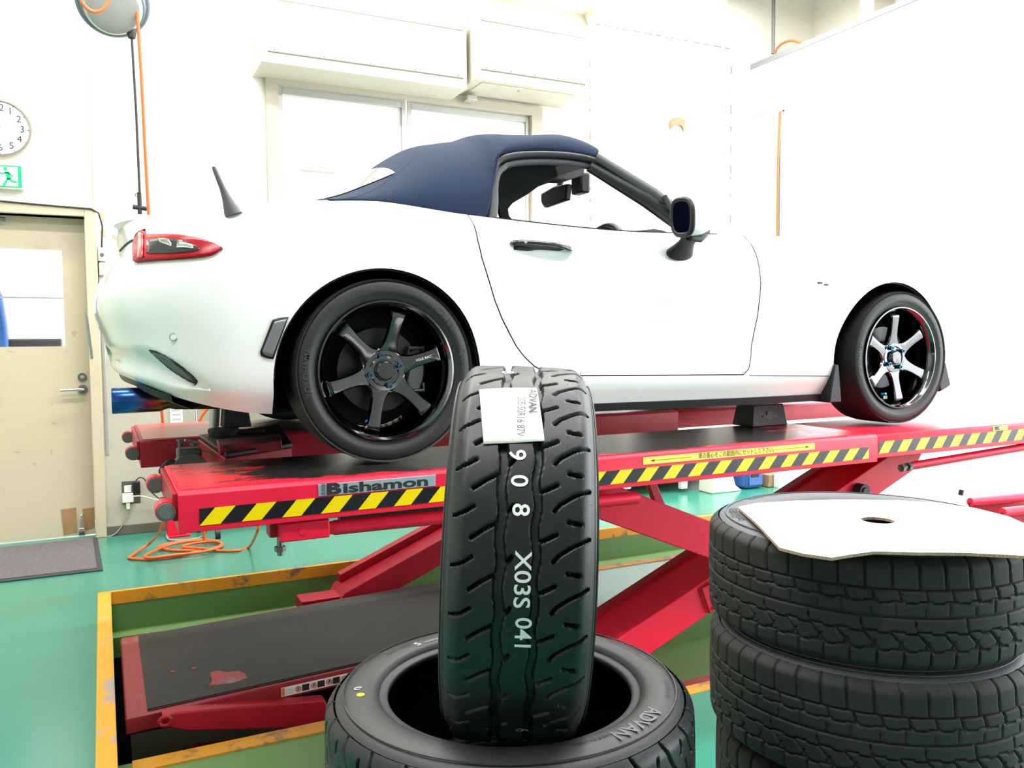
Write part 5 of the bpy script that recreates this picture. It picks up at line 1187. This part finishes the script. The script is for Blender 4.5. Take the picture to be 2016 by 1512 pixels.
# local frame of the standing tyre: x towards the camera, z along the axle (right), circumference angle t with y = axl x fr
sgn = 1 if axl.cross(fr).z > 0 else -1
def tread_pt(s_down, v, off):   # s_down: arc length measured downward from the point facing the camera
    t = -sgn*s_down/TR; r = TR+off-.003*(v/.098)**2-.012*max(0, (abs(v)/.098-.8)/.2)**2; return (r*math.cos(t), r*math.sin(t), v)
Mi = Ms.inverted()
def tread_sv(x, y):             # photo pixel -> arc length, v on that tread
    o = Mi @ CAMP; d = (Mi.to_3x3() @ px(x, y)).normalized(); A = d.x**2+d.y**2; B = 2*(o.x*d.x+o.y*d.y); Cc = o.x**2+o.y**2-TR**2; disc = B*B-4*A*Cc
    disc = max(disc, 0); t = (-B-math.sqrt(disc))/(2*A); p = o+d*t; return -sgn*math.atan2(p.y, p.x)*TR, p.z
WLOC[stand.name] = Vector((0, 0, 0))
def tread_text(s, x, y, size, m, off=.0012, sx=1., parent=stand, name='stencil_digits', bold=.0):
    s0, v0 = tread_sv(x, y); text_map(name, s, size, lambda a, b_: tread_pt(s0+a, v0+b_, off), m, parent, sx=sx, bold=bold)
tread_text('8', 999, 734, .028, M_white_ink)
tread_text('9', 1017, 896, .033, M_white_ink, bold=.012, sx=1.1); tread_text('0', 1021, 947, .033, M_white_ink, bold=.012, sx=1.1); tread_text('8', 1024, 1004, .033, M_white_ink, bold=.012, sx=1.1)
mat('smudged_ink', (.22, .23, .23), .6)
tread_text('X03S', 1027, 1142, .031, M_white_ink, sx=1.12, bold=.012); tread_text('041', 1028, 1249, .031, M_white_ink, sx=1.05, bold=.012); tread_text('6', 1027, 1436, .028, mat('faded_ink', (.35, .36, .36), .6))
# paper label
c4 = [tread_sv(x, y) for x, y in [(943, 768), (1056, 765), (1072, 870), (952, 875)]]
R = []
for t in np.linspace(0, 1, 14):
    row = []
    for u in np.linspace(0, 1, 8):
        a = [c4[0][i]*(1-u)+c4[1][i]*u for i in (0, 1)]; c = [c4[3][i]*(1-u)+c4[2][i]*u for i in (0, 1)]; q = [a[i]*(1-t)+c[i]*t for i in (0, 1)]; row.append(tread_pt(q[0], q[1], .0022+.0008*math.sin(9*t+5*u)))
    R.append(row)
b = MB(); b.grid(R); lb = b.build('paper_label', M_lsticker, stand, smooth=80); md = lb.modifiers.new('s', 'SOLIDIFY'); md.thickness = .0008
tread_text('ADVAN', 1048, 792, .0165, M_ink, .0042, name='label_text', bold=.02); tread_text('NEOVA', 1037, 786, .011, MATS['smudged_ink'], .0042, name='label_text')
tread_text('205/50R16 87V', 1025, 820, .0165, M_ink, .0042, name='label_text', sx=.80)
for k, x in enumerate((957, 964, 970)): tread_text('10807 F9 2250 X3', x, 834, .0055, mat('grey_print', (.55, .52, .52), .6), .0042, name='label_text')
# worn winter tyres
RX, RY, RT_, RW = 1.424, 1.227, .880, .220
w0 = tyre('winter_tyre', .316, RW, .202, .200, 22, 36, 100, winter_tread, M_worn, M_wornside, shoulder=.016)
def wtxt(s, a0, size, m, r, bold=.01): WLOC[w0.name] = Vector((0, 0, 0)); text_map('sidewall_letters', s, size, side_fn(a0, r, RW/2+.0008), m, w0, bold=bold)
def wang(x, y): p = un(x, y, 'z', RT_); return math.atan2(p.y-RY, p.x-RX)
M_wl = mat('dark_letter', (.014, .014, .016), .7)
wtxt('iceGUARD', wang(1455, 1012), .026, M_wl, .264); wtxt('iG50 PLUS', wang(1540, 984), .026, M_wl, .266)
WST = [w0]+[copy_tree(w0) for k in range(3)]
WL = ['worn winter tyre on top of the right stack under the white cardboard', 'worn winter tyre second from the top of the right stack', 'worn winter tyre third from the top of the right stack at the picture edge', 'worn winter tyre at the bottom of the right stack on the floor']
for k, o in enumerate(WST):
    dx, dy = ((0, 0), (-.006, -.012), (.022, .0), (.0, .01))[k]; o.location = (RX+dx, RY+dy, RT_-RW/2-k*RW); o.rotation_euler = (0, 0, (0, .9, 2.1, 3.0)[k]); tag(o, WL[k], 'tyre', 'worn winter tyres in the right stack')
# small stones in the tread grooves
b = MB()
# cardboard sheet
hc = un(1728, 1027, 'z', .888); out_px = [(1453, 999), (1480, 1025), (1510, 1055), (1535, 1077), (1580, 1087), (1637, 1095), (1680, 1090), (1722, 1086), (1800, 1089), (1900, 1091), (2030, 1097), (2060, 1070), (2040, 1040), (1985, 1015), (1920, 1000), (1850, 991), (1760, 984), (1650, 982), (1560, 985), (1490, 990)]
poly = [un(x, y, 'z', .888) for x, y in out_px]; n = 96; outer = []
A_ = [(math.atan2(p.y-hc.y, p.x-hc.x), math.hypot(p.x-hc.x, p.y-hc.y)) for p in poly]
def ray_poly(t):
    d = Vector((math.cos(t), math.sin(t))); best = None
    for i in range(len(poly)):
        p, q = poly[i].to_2d()-hc.to_2d(), poly[(i+1) % len(poly)].to_2d()-hc.to_2d(); e = q-p; den = d.x*e.y-d.y*e.x
        if abs(den) < 1e-9: continue
        s_ = (p.x*e.y-p.y*e.x)/den; u_ = (p.x*d.y-p.y*d.x)/den
        if s_ > 0 and -1e-6 <= u_ <= 1+1e-6: best = s_ if best is None else max(best, s_)
    return best or .2
angs = sorted([2*PI*i/n-PI for i in range(n)]+[a for a, r in A_]); cb = empty('cardboard_sheet', (hc.x, hc.y, .885)); tag(cb, 'white faced cardboard sheet with a hole lying on the right tyre stack', 'cardboard')
top = []; zc = .8840; th_ = .0055
def zz_(x, y): r = math.hypot(x-RX, y-RY); return zc+.0022*math.sin(7*x+5*y)+.001*math.sin(17*y)-.03*max(0, r-.30)
m_ = len(angs); inn = []; ou = []
for a in angs:
    r = ray_poly(a); ri = .031; inn.append((hc.x+ri*math.cos(a), hc.y+ri*math.sin(a))); ou.append((hc.x+r*math.cos(a), hc.y+r*math.sin(a)))
b = MB(); rings = []
for t in np.linspace(0, 1, 8):
    rings.append([(i_[0]*(1-t)+o_[0]*t, i_[1]*(1-t)+o_[1]*t) for i_, o_ in zip(inn, ou)])
b.grid([[(x, y, zz_(x, y)+th_) for x, y in r] for r in rings], closed=True); b.build('white_liner', M_card, cb, smooth=60, fixn=False)
b = MB(); b.grid([[(x, y, zz_(x, y)) for x, y in r] for r in rings], closed=True); b.build('brown_liner', M_cardb, cb, smooth=60, fixn=False)
b = MB(); b.grid([[(x, y, zz_(x, y)) for x, y in rings[-1]], [(x, y, zz_(x, y)+th_*.99) for x, y in rings[-1]]], closed=True); b.build('corrugated_edge', mat('corrugated_edge', (.42, .32, .20), .8, var=.35, vscale=260), cb, fixn=False)
b = MB(); b.grid([[(x, y, zz_(x, y)) for x, y in rings[0]], [(x, y, zz_(x, y)+th_*.99) for x, y in rings[0]]], closed=True); b.build('hole_edge', MATS['corrugated_edge'], cb, fixn=False)

# ================================================================== other things of the workshop
# cable reel
rl = empty('cable_reel', (.2, 4.9, 3.3)); tag(rl, 'grey hanging cable reel with a black cord near the top left corner', 'cable reel')
rc = un(222, 6, 'y', 4.9); dirn = (CAMP-rc).normalized(); dirn = (dirn+Vector((.0, 0, -.25))).normalized()
def reel_lathe(name, prof, m, n=48, parent=rl):
    b = MB(); b.lathe(prof, n, 'z'); Q = dirn.to_track_quat('Z', 'Y').to_matrix(); b.v = [tuple(rc+Q @ Vector(v)) for v in b.v]; return b.build(name, m, parent, smooth=40)
reel_lathe('front_cover', [(.125, 0), (.125, .10), (.115, .125), (.07, .142), (.05, .142), (.05, 0)], M_reel)
reel_lathe('drum', [(.05, .05), (.05, .150), (-.02, .160), (-.02, .05)], M_reel2)
reel_lathe('back_cover', [(-.02, 0), (-.02, .172), (-.03, .180), (-.10, .176), (-.12, .15), (-.12, 0)], M_reel2)
Q = dirn.to_track_quat('Z', 'Y').to_matrix()
for k in range(12):
    a = 2*PI*k/12; p = rc+Q @ Vector((.155*math.cos(a), .155*math.sin(a), -.018)); b = MB(); b.cyl(p, p+Q @ Vector((0, 0, .006)), .008, n=12); b.build('screw_boss', M_reel, rl)
b = MB(); b.tube([tuple(rc+Vector((0, 0, .1))), (rc.x, rc.y, 5.0)], .02, 8); b.build('hanger', M_steel, rl, smooth=50)
e0, e1 = un(259, 66, 'y', 4.88), un(275, 378, 'y', 4.88)
b = MB(); b.lathe([(-.03, 0), (-.025, .018), (0, .024), (.02, .02), (.04, .01), (.04, 0)], 20, 'z', tuple(e0)); b.build('cord_stopper', M_rubber, rl, smooth=50)
b = MB(); b.tube([tuple(e0), tuple(e0.lerp(e1, .5)+Vector((.003, 0, 0))), tuple(e1)], .0065, 8); b.build('black_cord', M_cord, rl, smooth=60)
kn = un(275, 405, 'y', 4.88)
b = MB(); b.tube([tuple(e1), tuple(e1+Vector((.002, 0, -.02)))], .003, 6); b.tube([tuple(kn+Vector((-.012, 0, .055))+Vector((.008*math.cos(a), 0, .008*math.sin(a)))) for a in np.linspace(0, 2*PI, 12, endpoint=False)], .002, 5, closed=True); b.build('cord_ring', M_rubber, rl)
b = MB(); b.cyl(kn+Vector((0, 0, .07)), kn+Vector((0, 0, -.045)), .011, n=12); b.cyl(kn+Vector((-.034, 0, -.008)), kn+Vector((.034, 0, -.014)), .012, n=12); b.build('pull_knob', M_rubber, rl, smooth=40)
# orange hose down from the reel
h0 = [un(x, y, 'y', 4.80) for x, y in [(270, 20), (279, 160), (286, 300), (293, 424), (300, 560), (318, 800), (322, 850), (326, 960)]]
b = MB(); b.tube(catmull([tuple(p) for p in h0], 40).tolist(), .0085, 8); o = b.build('air_hose', M_orange, None, smooth=60); tag(o, 'orange hose hanging straight down from the cable reel behind the car tail', 'hose')
b = MB(); l0 = [un(x, y, 'y', 4.66) for x, y in [(150, -25), (162, 5), (180, 22), (200, 20), (214, 2), (222, -25)]]; b.tube(catmull([tuple(p) for p in l0], 30).tolist(), .0085, 8); o = b.build('air_hose', M_orange, None, smooth=60); tag(o, 'orange hose loop slung in front of the cable reel', 'hose')
# coil on the floor
def fl_(x, y, z=.010): return tuple(un(x, y, 'z', z))
pts = [tuple(un(327, 985, 'y', 4.95)), tuple(un(318, 1040, 'y', 4.95)), tuple(un(296, 1068, 'z', .05)), fl_(262, 1092), fl_(257, 1099)]
pts += [fl_(x, y) for x, y in [(300, 1101), (345, 1096), (400, 1083), (434, 1076), (430, 1066), (385, 1063), (335, 1070), (312, 1078), (350, 1084), (410, 1082)]]
pts += [fl_(x, y, .022) for x, y in [(436, 1072), (420, 1064), (370, 1066), (330, 1074), (305, 1084), (285, 1095), (300, 1098), (350, 1092), (400, 1086), (436, 1075), (425, 1066), (380, 1070), (360, 1077), (400, 1080)]]
pts += [fl_(x, y) for x, y in [(430, 1084), (465, 1084), (490, 1077)]]+[tuple(un(505, 1050, 'y', 4.70)), tuple(un(509, 1032, 'y', 4.65)), tuple(un(508, 1000, 'y', 4.6))]
b = MB(); b.tube(catmull(pts, 260).tolist(), .0085, 7); o = b.build('air_hose', M_orange, None, smooth=60); tag(o, 'orange hose lying in a loose coil on the teal floor below the lift', 'hose')
h1 = [un(x, y, 'y', 4.95) for x, y in [(440, 770), (420, 792), (412, 800), (398, 818), (393, 832), (392, 860), (396, 960), (402, 1064)]]; b = MB(); b.tube(catmull([tuple(p) for p in h1], 14).tolist(), .0085, 8); o = b.build('air_hose', M_orange, None, smooth=60); tag(o, 'orange hose curving down to the floor behind the far runway under the bumper', 'hose')
# red floor stand and trolley foot behind the lift
p0, p1 = un(332, 1060, 'z', 0), un(373, 1058, 'z', 0)
st_ = empty('floor_stand', ((p0.x+p1.x)/2, p0.y+.08, 0)); tag(st_, 'red steel floor stand behind the left end of the lift', 'stand')
cx_ = (p0.x+p1.x)/2; cy_ = p0.y+.08
b = MB(); b.box((cx_-.07, cy_-.08, 0.001), (cx_+.07, cy_+.08, .012)); b.build('base_plate', M_red, st_, bevel=.003)
b = MB(); b.hexa([(cx_-.065, cy_-.05, .012), (cx_+.05, cy_-.05, .012), (cx_+.05, cy_+.05, .012), (cx_-.065, cy_+.05, .012)], [(cx_-.065, cy_-.05, .30), (cx_-.0, cy_-.05, .30), (cx_-.0, cy_+.05, .30), (cx_-.065, cy_+.05, .30)]); b.build('upright', M_red, st_, bevel=.003)
b = MB(); pts = [fl_(x, y, .008) for x, y in [(329, 1045), (330, 1060), (345, 1064), (380, 1062), (400, 1055)]]+[tuple(un(408, 1040, 'y', 5.3)), tuple(un(415, 1015, 'y', 5.3))]; b.tube(catmull(pts, 30).tolist(), .007, 7); o = b.build('white_cable', M_greycord, None, smooth=60); tag(o, 'pale cable curving along the floor around the red stand base', 'cable')
pt = un(429, 1060, 'z', 0); tr = empty('trolley', (pt.x, pt.y, 0)); tag(tr, 'chrome workshop trolley with black casters standing behind the far runway', 'trolley')
for dx, dy in ((0, 0), (-.09, .25), (.45, 0), (.45, .3)):
    b = MB(); b.cyl((pt.x+dx, pt.y+dy, .075), (pt.x+dx, pt.y+dy, 1.06), .012, n=14); b.build('post', M_chrome, tr, smooth=40)
    b = MB(); b.cyl((pt.x+dx-.014, pt.y+dy, .032), (pt.x+dx+.014, pt.y+dy, .032), .032, n=20); b.cyl((pt.x+dx, pt.y+dy, .03), (pt.x+dx, pt.y+dy, .08), .014, n=12); b.build('caster', M_rubber, tr, smooth=40)
b = MB(); b.box((pt.x-.03, pt.y-.02, .98), (pt.x+.48, pt.y+.32, 1.0)); b.build('tray', M_chrome, tr, bevel=.004)
# bench, blue case, carton and post under the far wall
bx0, bx1 = un(1180, 970, 'y', 5.45), un(1425, 950, 'y', 5.45)
wb = empty('workbench', ((bx0.x+bx1.x)/2, 5.6, 0)); tag(wb, 'white metal cabinet on short feet along the far wall below the window', 'cabinet')
b = MB(); b.box((bx0.x-.8, 5.40, .10), (bx1.x, 5.80, .80)); b.build('body', M_white, wb, bevel=.006)
for k in range(3):
    xx = bx0.x-.75+k*(bx1.x-bx0.x+.75)/3; b = MB(); b.box((xx, 5.39, .14), (xx+(bx1.x-bx0.x+.75)/3-.03, 5.40, .76)); b.build('cabinet_door', M_white, wb, bevel=.004)
for xx in (bx1.x-.04, bx0.x-.2, bx0.x-.75):
    b = MB(); b.cyl((xx, 5.44, .02), (xx, 5.44, .10), .018, n=10); b.cyl((xx, 5.44, .0), (xx, 5.44, .02), .026, n=12, mi=1); b.build('foot', [M_wplas, M_rubber], wb)
for xx in (1348, 1236):
    p = un(xx, 948, 'y', 5.36); b = MB(); b.box((p.x-.035, 5.36, p.z-.06), (p.x+.03, 5.40, .40)); b.build('bracket', M_ivory, wb, bevel=.004)
p = un(1440, 962, 'z', 0); b = MB(); R = []
for t in np.linspace(0, 1, 12):
    R.append([(p.x-.33+.25*t+.14*(1-math.cos(t*PI/2))*1.4, 5.42, .42*(1-t)**1.5+.002), (p.x-.33+.25*t+.14*(1-math.cos(t*PI/2))*1.4, 5.75, .42*(1-t)**1.5+.002)])
b = MB(); prof_ = [(p.x-.30, .0), (p.x+.02, .0), (p.x-.05, .05), (p.x-.09, .16), (p.x-.11, .45), (p.x-.26, .45)]; b.prism(prof_, 'y', 5.20, 5.37); o = b.build('plastic_guard', M_ivory, None, bevel=.01); tag(o, 'cream flared plastic stand foot between the white cabinet and the blue case', 'stand')
q0, q1 = un(1450, 962, 'z', 0), un(1500, 960, 'z', 0)
bc = empty('tool_case', ((q0.x+q1.x)/2, 5.5, 0)); tag(bc, 'glossy blue plastic tool case on the floor by the far wall', 'tool case')
yb = q1.y; L_ = q1.x-q0.x
b = MB(); b.box((q0.x+.02, yb-.02, .004), (q1.x, yb+.25, .30)); b.build('shell', M_blue, bc, bevel=.03, seg=3)
b = MB(); b.box((q0.x+.05, yb-.03, .03), (q1.x-.02, yb-.018, .16)); b.build('lid', M_blue, bc, bevel=.01)
b = MB(); b.box((q0.x+.07, yb-.036, .10), (q0.x+.15, yb-.028, .14)); b.build('latch', M_trim, bc, bevel=.003)
q2 = un(1512, 960, 'z', 0); b = MB(); b.prism([(q2.x, .004), (q2.x+.12, .004), (q2.x+.14, .12), (q2.x+.02, .10)], 'y', q2.y, q2.y+.2); o = b.build('carton', M_tapeb, None, bevel=.003); tag(o, 'open brown carton beside the blue tool case', 'carton')
q3 = un(1528, 960, 'z', 0); b = MB(); b.box((q3.x, q3.y-.02, 0), (q3.x+.05, q3.y+.03, .75)); o = b.build('shelf_post', M_white, None, bevel=.003); tag(o, 'pale shelf post right of the blue tool case', 'post')
# red trolley jack at the right edge
gj = empty('garage_jack', (4.2, 2.4, 0)); tag(gj, 'red garage jack on the bright floor at the right edge of the picture', 'garage jack')
j0 = un(1974, 1006, 'z', .16)
for k, (sx_, sy_) in enumerate(((0, 0), (.12, .30))):
    a = Vector((j0.x+sx_, j0.y+sy_, .15)); R = []
    b = MB(); b.tube([tuple(a), tuple(a+Vector((.55, -.10, .01)))], .030, 12); b.build('side_rail', M_red, gj, smooth=50)
    b = MB(); b.hexa([tuple(a+Vector((.03, 0, -.10))), tuple(a+Vector((.55, -.10, -.09))), tuple(a+Vector((.55, -.09, -.09))), tuple(a+Vector((.03, .01, -.10)))], [tuple(a+Vector((-.01, 0, -.0))), tuple(a+Vector((.55, -.10, .01))), tuple(a+Vector((.55, -.09, .01))), tuple(a+Vector((-.01, .01, 0)))]); b.build('side_plate', M_redd, gj)
a = Vector((j0.x+.1, j0.y+.02, .05)); b = MB(); b.cyl(a+Vector((0, -.03, 0)), a+Vector((.1, .30, 0)), .05, n=20); b.build('front_roller', M_steel, gj, smooth=40)
a = Vector((j0.x+.5, j0.y-.12, .05)); b = MB(); b.cyl(a, a+Vector((.1, .36, 0)), .05, n=20); b.build('rear_roller', M_steel, gj, smooth=40)
b = MB(); b.cyl((j0.x+.05, j0.y+.32, .20), (j0.x+.06, j0.y+.32, .235), .016, n=14); b.build('release_knob', M_trim, gj, smooth=40)
